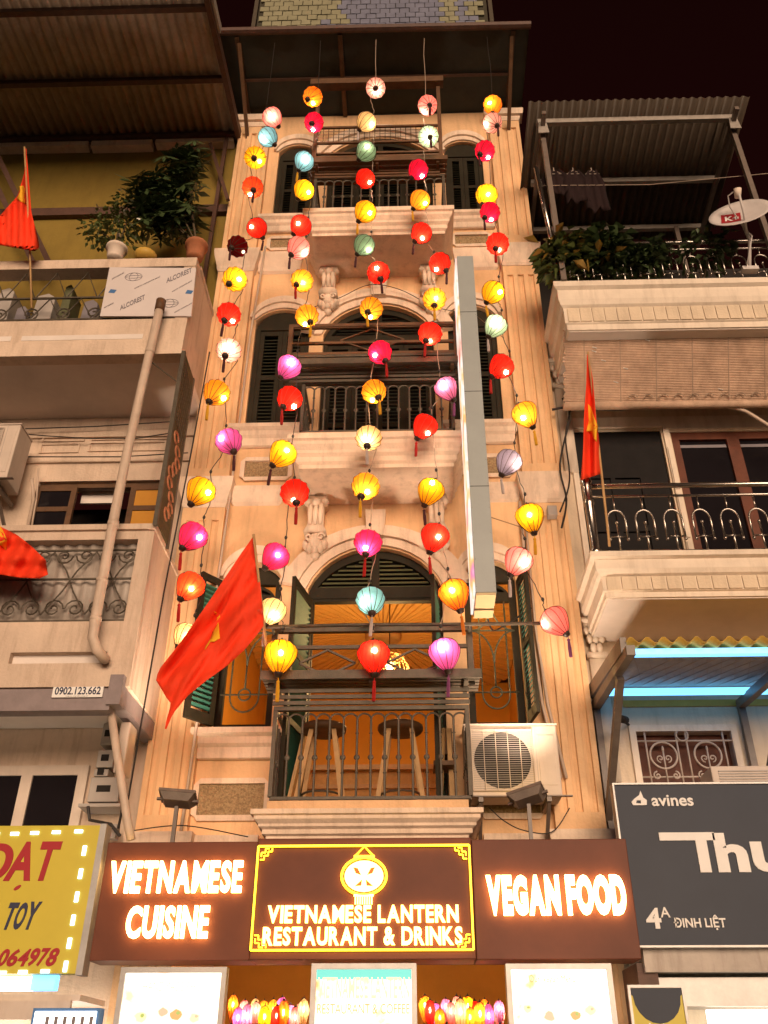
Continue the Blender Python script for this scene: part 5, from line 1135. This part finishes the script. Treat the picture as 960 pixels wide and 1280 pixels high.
# capitals and pilaster between the houses
def scroll_capital(x, y, zt, parent):
    mb = MB().box(x-.13, x+.13, y-.14, y, zt-.05, zt).box(x-.11, x+.11, y-.11, y, zt-.09, zt-.051)
    for k in range(4): mb.ell((x-.09+k*.06, y-.09, zt-.13), .032, .045, .045, 8, 5)
    for k in range(3): mb.ell((x-.06+k*.06, y-.08, zt-.21), .034, .045, .05, 8, 5)
    for k in range(2): mb.ell((x-.03+k*.06, y-.07, zt-.30), .034, .04, .055, 8, 5)
    mb.box(x-.10, x+.10, y-.08, y, zt-.40, zt-.345); mb.box(x-.075, x+.075, y-.05, y, zt-1.6, zt-.401)
    obj('scroll_capital', mb, M['trimR'], parent, True)
scroll_capital(Xat(741,790,YR), YR, zr(778,YR), rh); scroll_capital(Xat(690,470,YR)+.08, YR, zr(455,YR), rh)
# bamboo blind: slats hung on a slope
bt, bb_ = zr(411,7.42), zr(503,7.86); bl_ = thing('bamboo_blind', 'wide faded split bamboo blind sloping under the upper right balcony', 'blind', (3.4, 7.6, bb_))
n_ = 46; xa = Xat(706,455,7.6)
for k in range(n_):
    u = k/(n_-1); y = 7.42+.44*u; z = bt+(bb_-bt)*u
    o = obj('bamboo_slat', MB().box(xa+random.uniform(-.02,.015), 5.6, y-.004, y+.004, z-.0115, z+.0115), M['blind'], bl_)
for k in range(9): x = xa+.22+k*.40; obj('binding_cord', MB().bar((x, 7.405, bt), (x, 7.845, bb_), .007, .004), M['wirepale'], bl_)
obj('roller', MB().tube([(xa-.02, 7.86, bb_-.04), (5.6, 7.86, bb_-.05)], .045, 10), M['blind'], bl_, True)
sc_ = MB()
for k in range(14): sc_.tube([(xa+.75+k*.17+.05*math.cos(a*.57), 7.79, bb_+.02+.04*math.sin(a*.57)) for a in range(7)], .006, 4)
obj('lace_trim', sc_, M['wirepale'], bl_, kind='stuff')
rp_ = random.Random(4)
rg = MB()
for k in range(7): u = rp_.random()*.8+.1; x = xa+.1+rp_.random()*2; rg.bar((x, 7.412+.44*u, bt+(bb_-bt)*u), (x+.05, 7.412+.44*u, bt+(bb_-bt)*u-.02), .012, .004)
obj('frayed_patches', rg, M['white'], bl_, kind='stuff')
# cables on the right house
cb = MB().tube(smooth([at(690,512,8.0), at(720,508,7.95), at(760,512,7.95), at(830,508,7.95), at(900,501,7.95), at(980,500,7.95)]), .014, 6).tube(smooth([at(703,498,8.0), at(712,520,8.0), at(700,580,8.0), at(708,625,8.0), at(702,660,8.0)]), .011, 6).tube(smooth([at(715,505,8.0), at(707,545,8.0), at(712,600,7.9), at(700,640,7.9)]), .009, 6)
tag(obj('black_cables', cb, M['wire'], smooth=True), 'loose black cables looping along the wall beneath the bamboo blind', 'cables')
ac_p = MB().tube(smooth([at(880,502,7.9), at(925,512,7.9), at(948,524,7.9), at(985,548,7.9)]), .022, 8); tag(obj('wall_hose', ac_p, M['pipe'], smooth=True), 'pale hose curving down the wall under the right end of the bamboo blind', 'hose')
tag(obj('security_camera', MB().tube([at(782,900,7.85), at(774,898,7.7)], .035, 10).tube([at(780,902,7.9), at(786,906,8.25)], .012, 6), M['dark'], smooth=True), 'small black security camera on the wall below the ochre canopy', 'camera')
# top canopy
def zc_(Y): return 12.2 - .1*(Y-6.9)
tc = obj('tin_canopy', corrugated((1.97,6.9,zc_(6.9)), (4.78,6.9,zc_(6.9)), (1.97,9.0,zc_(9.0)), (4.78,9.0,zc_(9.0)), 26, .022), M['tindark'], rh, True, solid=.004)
for Y in (7.14, 8.0, 8.75): obj('canopy_purlin', MB().box(2.10, 4.66, Y-.03, Y+.03, zc_(Y)-.11, zc_(Y)-.028), M['beampale'], tc)
for x in (2.16, 4.60):
    obj('canopy_post', MB().box(x-.03, x+.03, 7.18, 7.24, ZT3+.0, zc_(7.14)-.03), M['beambrown'], tc); obj('canopy_rafter', MB().bar((x, 6.95, zc_(6.95)-.15), (x, 9.0, zc_(9)-.15), .05, .07), M['beambrown'], tc)
    obj('gusset', MB().prism([(x-.07, zc_(7.1)-.32), (x+.07, zc_(7.1)-.32), (x+.05, zc_(7.1)-.1), (x-.05, zc_(7.1)-.1)], 7.11, 7.125), M['beampale'], tc)
obj('back_post', MB().box(4.2, 4.26, 8.7, 8.76, 9.0, zc_(8.7)-.1), M['beambrown'], tc)
obj('clothes_line', MB().tube([(2.1, 7.3, 11.06), (3.4, 7.3, 11.03), (5.4, 7.3, 11.25)], .005, 5), M['wirepale'], tc)
# laundry
for i, (px, w, h) in enumerate(((692,.34,.44),(716,.34,.58),(739,.32,.74))):
    c = at(px, 211, 7.32); vs = []; fs = []; nx, nz = 9, 8
    for j in range(nz+1):
        for k in range(nx+1):
            u = k/nx*2-1; v = j/nz; ww = w*(.35+.65*min(1, v*3))*(1-.12*v+.1*math.sin(v*5+i)); vs.append((c.x+u*ww*.5, 7.32+.03*math.sin(k*1.9+i), c.z-.05-h*v-.02*math.sin(k*1.3+i*2)*v*2))
    for j in range(nz):
        for k in range(nx): q = j*(nx+1)+k; fs.append((q,q+1,q+nx+2,q+nx+1))
    t = thing('hanging_garment', '%s dark garment drying under the right tin canopy' % ['leftmost small','middle wide','rightmost long'][i], 'clothes', c, 'dark garments on the clothes line')
    obj('cloth', MB().add(vs, fs), M['cloth'], t, True, solid=.006); obj('hanger', MB().tube([c+Vector((0,0,.02)), c+Vector((0,0,-.03)), c+Vector((-w*.28,0,-.10)), c+Vector((w*.28,0,-.10)), c+Vector((0,0,-.03))], .006, 4), M['ironpale'], t)
# satellite dish
dc = at(925, 268, 6.95); ray = (dc-CAM).normalized(); rx = (_r - ray*_r.dot(ray)).normalized(); uy = rx.cross(ray); ti = R(14)
dn = (-ray*.36 + (uy*math.cos(ti) - rx*math.sin(ti))*.93).normalized(); da = (rx*math.cos(ti)+uy*math.sin(ti)); da = (da - dn*da.dot(dn)).normalized(); db = dn.cross(da)
ds = thing('satellite_dish', 'pale satellite dish with red label on the upper right balcony rail', 'satellite dish', at(937,338,7.2)); rd = .34; vs = []; fs = []
for i in range(7):
    rr = i/6
    for k in range(28): a = 2*math.pi*k/28; vs.append(dc + (da*math.cos(a)+db*math.sin(a))*rd*rr + dn*(.055*rr*rr-.03))
for i in range(6):
    for k in range(28): fs.append((i*28+k, i*28+(k+1)%28, (i+1)*28+(k+1)%28, (i+1)*28+k))
obj('reflector', MB().add(vs, fs), M['dish'], ds, True, solid=.008)
def dishmap(me, cx, cy, w, h, lift):
    vs = [v.co for v in me.vertices]; x0_, x1_ = min(v.x for v in vs), max(v.x for v in vs); y0_, y1_ = min(v.y for v in vs), max(v.y for v in vs)
    for v in me.vertices:
        u = cx+((v.co.x-x0_)/(x1_-x0_)-.5)*w; q = cy+((v.co.y-y0_)/(y1_-y0_)-.5)*h; rr = (u*u+q*q)/rd/rd; v.co = dc + da*u + db*q + dn*(.055*rr-.03+lift)
    return me
qm = bpy.data.meshes.new('label_patch'); qb = bmesh.new(); bmesh.ops.create_grid(qb, x_segments=6, y_segments=6, size=1); qb.to_mesh(qm); qb.free()
sgn = 1 if db.z > 0 else -1
def dm(me, cx, cy, w, h, lift): return dishmap(me, cx, cy*sgn, w, h*sgn, lift)
obj('red_label', dm(qm, -.10, -.03, .21, .27, .008), M['crimsonprint'], ds); obj('label_print', dm(glyphs('K+', 0, .03), -.09, -.03, .15, .15, .012), M['white'], ds)
hd = at(922, 236, 6.75); foot = at(937, 337, 7.18)
obj('mast', MB().tube([foot, at(937,300,7.12), dc-dn*.05], .02, 8), M['dish'], ds, True); obj('arm', MB().tube([at(934,292,7.0), at(929,262,6.8), hd], .014, 8), M['dish'], ds, True); obj('receiver', MB().tube([hd, hd+Vector((0,.05,-.09))], [.045,.035], 10), M['pebblewhite'], ds, True)
obj('signal_cable', MB().tube([hd, at(910,245,6.85), at(912,258,6.9), at(930,285,7.0), at(940,295,7.0), at(934,330,7.1)], .008, 6), M['dish'], ds, True); obj('base_plate', MB().box(foot.x-.09, foot.x+.09, 7.14, 7.22, foot.z-.03, foot.z+.02), M['dish'], ds)
# climbing plants along the upper right railing
for i, (px, py, r_, n, lm, sz, lab) in enumerate(((705,326,(.30,.24,.30),340,'leafmid',.13,'yellow-tipped bushy plant at the left corner of the upper right railing'),(745,322,(.36,.24,.34),360,'leafdark',.15,'dark broad-leafed plant behind the upper right railing below the laundry'),(795,330,(.34,.22,.20),280,'leafdark',.11,'low trailing dark plant behind the middle of the upper right railing'),(875,318,(.45,.2,.25),150,'leafdark',.10,'thin dark plant behind the upper right railing left of the dish'))):
    c = at(px, py, YF+.06); bz = ZT3+.0
    t = potted(lab, (c.x, YF+.24, bz), (.12,.16), 'terracotta', [(c, r_, n), (c+Vector((.1,-.1,.05)), (r_[0]*.7, r_[1], r_[2]*.9), n//2)], lm, None, False, sz, 20+i)
    if i < 2:
        mb = MB(); leaves(mb, c+Vector((-.08,-.2,-.02)), (r_[0]*.8, .08, r_[2]*.8), 14, .17, .3, 77+i, .25); obj('yellow_leaves', mb, M['leafyellow'], t, kind='stuff')
# ochre canopy with blue light tubes
zf, zb_ = zr(803,6.75), zr(866,8.2); xk0 = XM+.03
oc = thing('ochre_canopy', 'ochre corrugated canopy on brown brackets with blue light tubes at right', 'canopy', (3.2, 8.2, zf))
obj('tin_sheet', corrugated((xk0,6.7,zf), (XE,6.7,zf), (xk0,8.22,zb_+.06), (XE,8.22,zb_+.06), 34, .026), M['tinyellow'], oc, True, solid=.005)
netm = MB()
for k in range(26): netm.bar((xk0+.1+k*.12, 6.95, zf-.045), (xk0+.1+k*.12+.35, 8.1, zb_-.0), .006, .004); netm.bar((xk0+.1+k*.12+.35, 6.95, zf-.048), (xk0+.1+k*.12, 8.1, zb_-.003), .006, .004)
obj('ceiling_panel', MB().add([(xk0+.05,6.86,zf-.035),(XE,6.86,zf-.035),(XE,8.2,zb_+.01),(xk0+.05,8.2,zb_+.01)], [(0,1,2,3)]), M['tingrey'], oc, solid=.008); obj('ceiling_net', netm, M['wirepale'], oc, kind='stuff')
for Y, pz in ((6.84, 0), (7.95, 1)):
    z = zf + (zb_-zf)*(Y-6.7)/1.5 - .06; obj('light_tube', MB().box(xk0+.05, XE, Y-.03, Y+.03, z-.03, z+.02), M['ledcyan'], oc)
obj('end_board', MB().bar((xk0-.02,6.75,zf-.02), (xk0-.02,8.2,zb_+.02), .05, .13), M['beambrown'], oc)
for xx in (xk0-.0, xk0+1.36):
    z1_ = zf-.11; obj('bracket_beam', MB().bar((xx, 6.62, zf-.12), (xx, 8.22, zb_-.12), .07, .08), M['beambrown'], oc)
    obj('bracket_strut', MB().bar((xx, 7.1, zf-.16), (xx-.02, 8.2, zf-1.05), .06, .06), M['beambrown'], oc)
    obj('bracket_post', MB().bar((xx, 8.2, zb_-.1), (xx-.0, 8.2, zf-1.35), .06, .06), M['beambrown'], oc)
obj('wall_band', MB().box(XM+.3, XE, YR-.02, YR+.001, zr(884,YR), zr(876,YR)), M['tinyellow'], rh)
# grilled window
gx0, gx1, gz0, gz1 = Xat(797,945,YR), Xat(920,945,YR), zr(980,YR), zr(914,YR)
gw = obj('grilled_window', MB().prism([(gx0-.05,gz0-.05),(gx1+.05,gz0-.05),(gx1+.05,gz1+.05),(gx0-.05,gz1+.05)], YR-.03, YR+.02, [[(gx0+.01,gz0),(gx1-.01,gz0),(gx1-.01,gz1-.01),(gx0+.01,gz1-.01)]]), M['trimR'], rh)
obj('dark_room', MB().box(gx0, gx1, YR+.13, YR+.15, gz0, gz1), M['redwood'], gw)
w_ = gx1-gx0; h_ = gz1-gz0; gy = YR-.01
gb = MB()
for f in (.10, .42, .52, .90): gb.tube([(gx0+w_*f, gy, gz0), (gx0+w_*f, gy, gz1)], .009, 6)
for f in (.12, .80): gb.tube([(gx0, gy, gz0+h_*f), (gx1, gy, gz0+h_*f)], .009, 6)
obj('grille_bars', gb, M['ironpale'], gw, True)
obj('grille_ring', MB().tube(circle((gx0+w_*.48, gy-.012, gz0+h_*.90), h_*.11, 18), .009, 6, True), M['ironpale'], gw, True)
for f in (.26, .71):
    c = (gx0+w_*f, gy-.012, gz0+h_*.52); m_ = MB().tube(circle(c, h_*.25, 24), .010, 6, True)
    for s in (-1, 1): m_.tube(spiral((c[0]+s*h_*.07, c[1], c[2]-h_*.06), h_*.075, 1.2, R(-90), 14, s), .007, 5); m_.tube(spiral((c[0]+s*h_*.17, c[1], c[2]-h_*.38), h_*.08, 1.3, R(90), 14, -s), .008, 5)
    m_.tube([(c[0], c[1], c[2]-h_*.52), (c[0], c[1], c[2]+h_*.14)], .008, 5); m_.ell((c[0], c[1], c[2]+h_*.12), .012, .012, .03, 6, 5)
    obj('grille_scroll', m_, M['ironpale'], gw, True)
aw = thing('air_conditioner', 'air conditioner with louvred front just above the charcoal sign', 'air conditioner', at(930,985,7.8)); x0, x1 = Xat(890,970,7.75), 4.2; z0, z1 = zr(992,7.75), zr(958,7.75)
obj('casing', MB().box(x0, x1, 7.75, 8.1, z0-.2, z1), M['plastic'], aw, bevel=.01); lv = MB()
for k in range(9): lv.box(x0+.06, x1-.05, 7.742, 7.749, z1-.05-k*.022, z1-.04-k*.022)
obj('louvre', lv, M['plasticgrey'], aw, kind='stuff')
# charcoal sign
YD = 7.42; dsn = thing('shop_sign', 'charcoal sign with white lettering and house number at lower right', 'sign', (3.2, YD, 2.44))
gx0, gz0, gz1 = Xat(780,1080,YD), zr(1182,YD), zr(981,YD)
obj('panel', MB().box(gx0, 5.0, YD, YD+.10, gz0, gz1), M['signgrey'], dsn)
obj('frame', MB().prism([(gx0-.014,gz0-.014),(5.03,gz0-.014),(5.03,gz1+.014),(gx0-.014,gz1+.014)], YD-.015, YD+.099, [[(gx0,gz0),(5.0,gz0),(5.0,gz1),(gx0,gz1)]]), M['alu'], dsn)
def pt(s_, a, b, c, d, m_='white', off=.02, each=True): pm_ = (c+d)/2; text_line(s_, Xat(a,pm_,YD), Xat(b,pm_,YD), zr(c,YD), zr(d,YD), YD-.010, .0095, M[m_], dsn, off, .09, .3, each=each)
pt('avines', 814, 866, 1008, 994, each=False)
c = at(799, 1002, YD); obj('flame_emblem', MB().prism([(c.x-.055,c.z-.03),(c.x+.055,c.z-.03),(c.x+.06,c.z+.01),(c.x+.035,c.z+.03),(c.x+.02,c.z+.085),(c.x+.005,c.z+.05),(c.x-.04,c.z+.02),(c.x-.065,c.z-.005)], YD-.010, YD-.0005, [[(c.x-.03,c.z-.015),(c.x+.01,c.z-.018),(c.x+.012,c.z+.008),(c.x-.02,c.z+.008)]]), M['white'], dsn)
xa_, xb_ = Xat(824,1048,YD), Xat(893,1048,YD); obj('letter', MB().box(xa_, xb_, YD-.010, YD-.0005, zr(1051,YD), zr(1041,YD)).box(Xat(872,1070,YD), Xat(886,1070,YD), YD-.0105, YD-.001, zr(1091,YD), zr(1041.5,YD)), M['white'], dsn)
pt('h', 894, 934, 1091, 1042, off=.04); pt('u', 940, 980, 1091, 1053, off=.04)
pt('4', 807, 826, 1161, 1135, off=.03); pt('A', 825, 837, 1147, 1134, off=.01); pt('ĐINH LIỆT', 842, 907, 1163, 1144, off=.02, each=False)
# shop below: rolled shutter, tube, gold banner
obj('shutter_box', MB().box(XM, XE, 7.5, 8.0, zr(1215,7.5), zr(1186,7.5)), M['tingrey'], rh); obj('shop_fascia', MB().box(XM, XE, 7.62, 8.0, zr(1258,7.62), zr(1222,7.62)), M['alu'], rh)
obj('shop_lamp', MB().box(XM+.45, XE, 7.64, 7.7, 1.2, zr(1262,7.64)), M['tube'], rh); obj('shop_pier', MB().box(XM-.05, XM+.10, 7.55, 8.2, 0, 2.36), M['beam'], rh)
gbn = thing('hanging_banner', 'small gold and charcoal shop banner below the charcoal sign', 'sign', at(825,1280,7.2)); x0, x1 = Xat(787,1255,7.2), Xat(858,1255,7.2); z1 = zr(1231,7.2)
obj('frame', MB().prism([(x0,1.0),(x1,1.0),(x1,z1),(x0,z1)], 7.2, 7.23, [[(x0+.018,1.02),(x1-.018,1.02),(x1-.018,z1-.018),(x0+.018,z1-.018)]]), M['alu'], gbn); obj('sheet', MB().box(x0+.019, x1-.019, 7.21, 7.22, 1.02, z1-.019), M['yellowvinyl'], gbn)
xm_ = (x0+x1)/2; obj('charcoal_field', MB().prism([(x0+.02,z1-.02),(x1-.02,z1-.02),(x1-.02,z1-.06)] + [(xm_+(x1-x0)*.42*math.cos(R(-18*k)), z1-.07+.17*math.sin(R(-18*k))) for k in range(11)] + [(x0+.02,z1-.06)], 7.206, 7.2095), M['signgrey'], gbn)
text_line('davines', x0+.09, x1-.05, z1-.29, z1-.235, 7.203, .003, M['white'], gbn, .02, each=False, name='print')
# overhead wires between the houses
for i, pts in enumerate(([(0,537),(120,533),(232,526)], [(0,571),(150,571),(235,566)], [(0,540),(60,545),(110,548),(170,548),(222,540)])):
    o = obj('wall_wire', MB().tube([at(*p, 8.15) for p in pts], .007, 5), M['wire']); tag(o, '%s thin black wire across the left house wall above its window' % ['uppermost','lowest','sagging'][i], 'wire', 'wires on the left house wall')
dw = MB().tube([at(262,440,7.35), at(240,560,7.35), at(205,740,7.3), at(160,1000,7.3)], .008, 5); tag(obj('drop_wire', dw, M['wire']), 'black wire running down the corner between the left house and the restaurant', 'wire')
# cables and junction boxes on the restaurant front
for i, (pts, lab) in enumerate((
  ([at(392,384,8.1), at(425,372,8.08), at(462,356,8.05), at(500,362,8.08), at(545,384,8.1), at(590,392,8.1)], 'thin black cable draped over the arch of the middle storey'),
  ([at(168,1038,7.9), at(230,1032,7.9), at(310,1046,7.7)], 'slack cable lying on top of the sign reading Vietnamese Cuisine'),
  ([at(612,1010,8.0), at(630,1026,8.0), at(655,1038,8.0), at(690,1040,8.0), at(712,1010,8.0)], 'slack cable looping under the balcony air conditioner'))):
    tag(obj('facade_cable', MB().tube(smooth(pts), .005, 6), M['wire'], smooth=True), lab, 'cable', 'cables on the restaurant front')
for px, py, lab in ((690,640,'small dark junction box on the right fluted pilaster'), (140,1040,'small pale junction box above the left corner of the sign')):
    c = at(px, py, 8.06); tag(obj('junction_box', MB().box(c.x-.05, c.x+.05, 8.02, 8.12, c.z-.06, c.z+.06), M['plasticgrey'], bevel=.006), lab, 'junction box')
# printed dishes on the menu boards
rp2 = random.Random(12)
M['lit_plate'] = emit('poster_plate_print', (1.0,.88,.72), .55, (.5,.45,.38)); M['lit_leaf'] = emit('poster_leaf_print', (.42,.55,.14), .4, (.2,.25,.08))
def blob(x, z, r_, n=11, w=.35): return [(x+r_*(1-w*rp2.random())*math.cos(2*math.pi*q/n), z+r_*.8*(1-w*rp2.random())*math.sin(2*math.pi*q/n)) for q in range(n)]
for t_ in [o for o in bpy.data.objects if o.name.startswith('menu_board')]:
    lp_ = [c for c in t_.children if c.name.startswith('lit_poster')][0]; xs = [v.co.x for v in lp_.data.vertices]; zs2 = [v.co.z for v in lp_.data.vertices]; y = min(v.co.y for v in lp_.data.vertices)
    mid = 'middle' in t_['label']; w_ = max(xs)-min(xs)
    for k in range(10):
        a = min(xs)+.08+(w_-.16)*((k % 4)+rp2.uniform(.1,.9))/4; zz = max(zs2)-(.36 if mid else .24)-.13*(k//4)-rp2.uniform(0,.05); ra = rp2.uniform(.045,.07)
        pl_ = obj('dish_print', MB().prism(blob(a, zz, ra, 16, .03), y-.002, y-.0005), M['lit_plate'], t_)
        obj('food_print', MB().prism(blob(a, zz, ra*.75), y-.0035, y-.0021), M[('lit_print','lit_red','sketch')[k % 3]], pl_)
        obj('garnish_print', MB().prism(blob(a+ra*.2, zz+ra*.15, ra*.3, 7), y-.005, y-.0036), M[('lit_leaf','lit_red')[k % 2]], pl_)
# seams and stays of the tall projecting sign
for z in (6.3, 7.45, 8.55): obj('case_seam', MB().box(.9448, 1.1252, 6.9485, 6.9495, z, z+.006), M['dark'], bl)
for z in (6.2, 8.9):
    obj('stay_wire', MB().tube([(1.10, 7.3, z), (1.55, 8.1, z+.35)], .006, 5), M['steel'], bl)
obj('power_cable', MB().tube(smooth([(1.06, 7.42, 5.3), (1.12, 7.6, 5.15), (1.25, 7.9, 5.3), (1.58, 8.1, 5.6)]), .008, 6), M['wire'], bl)
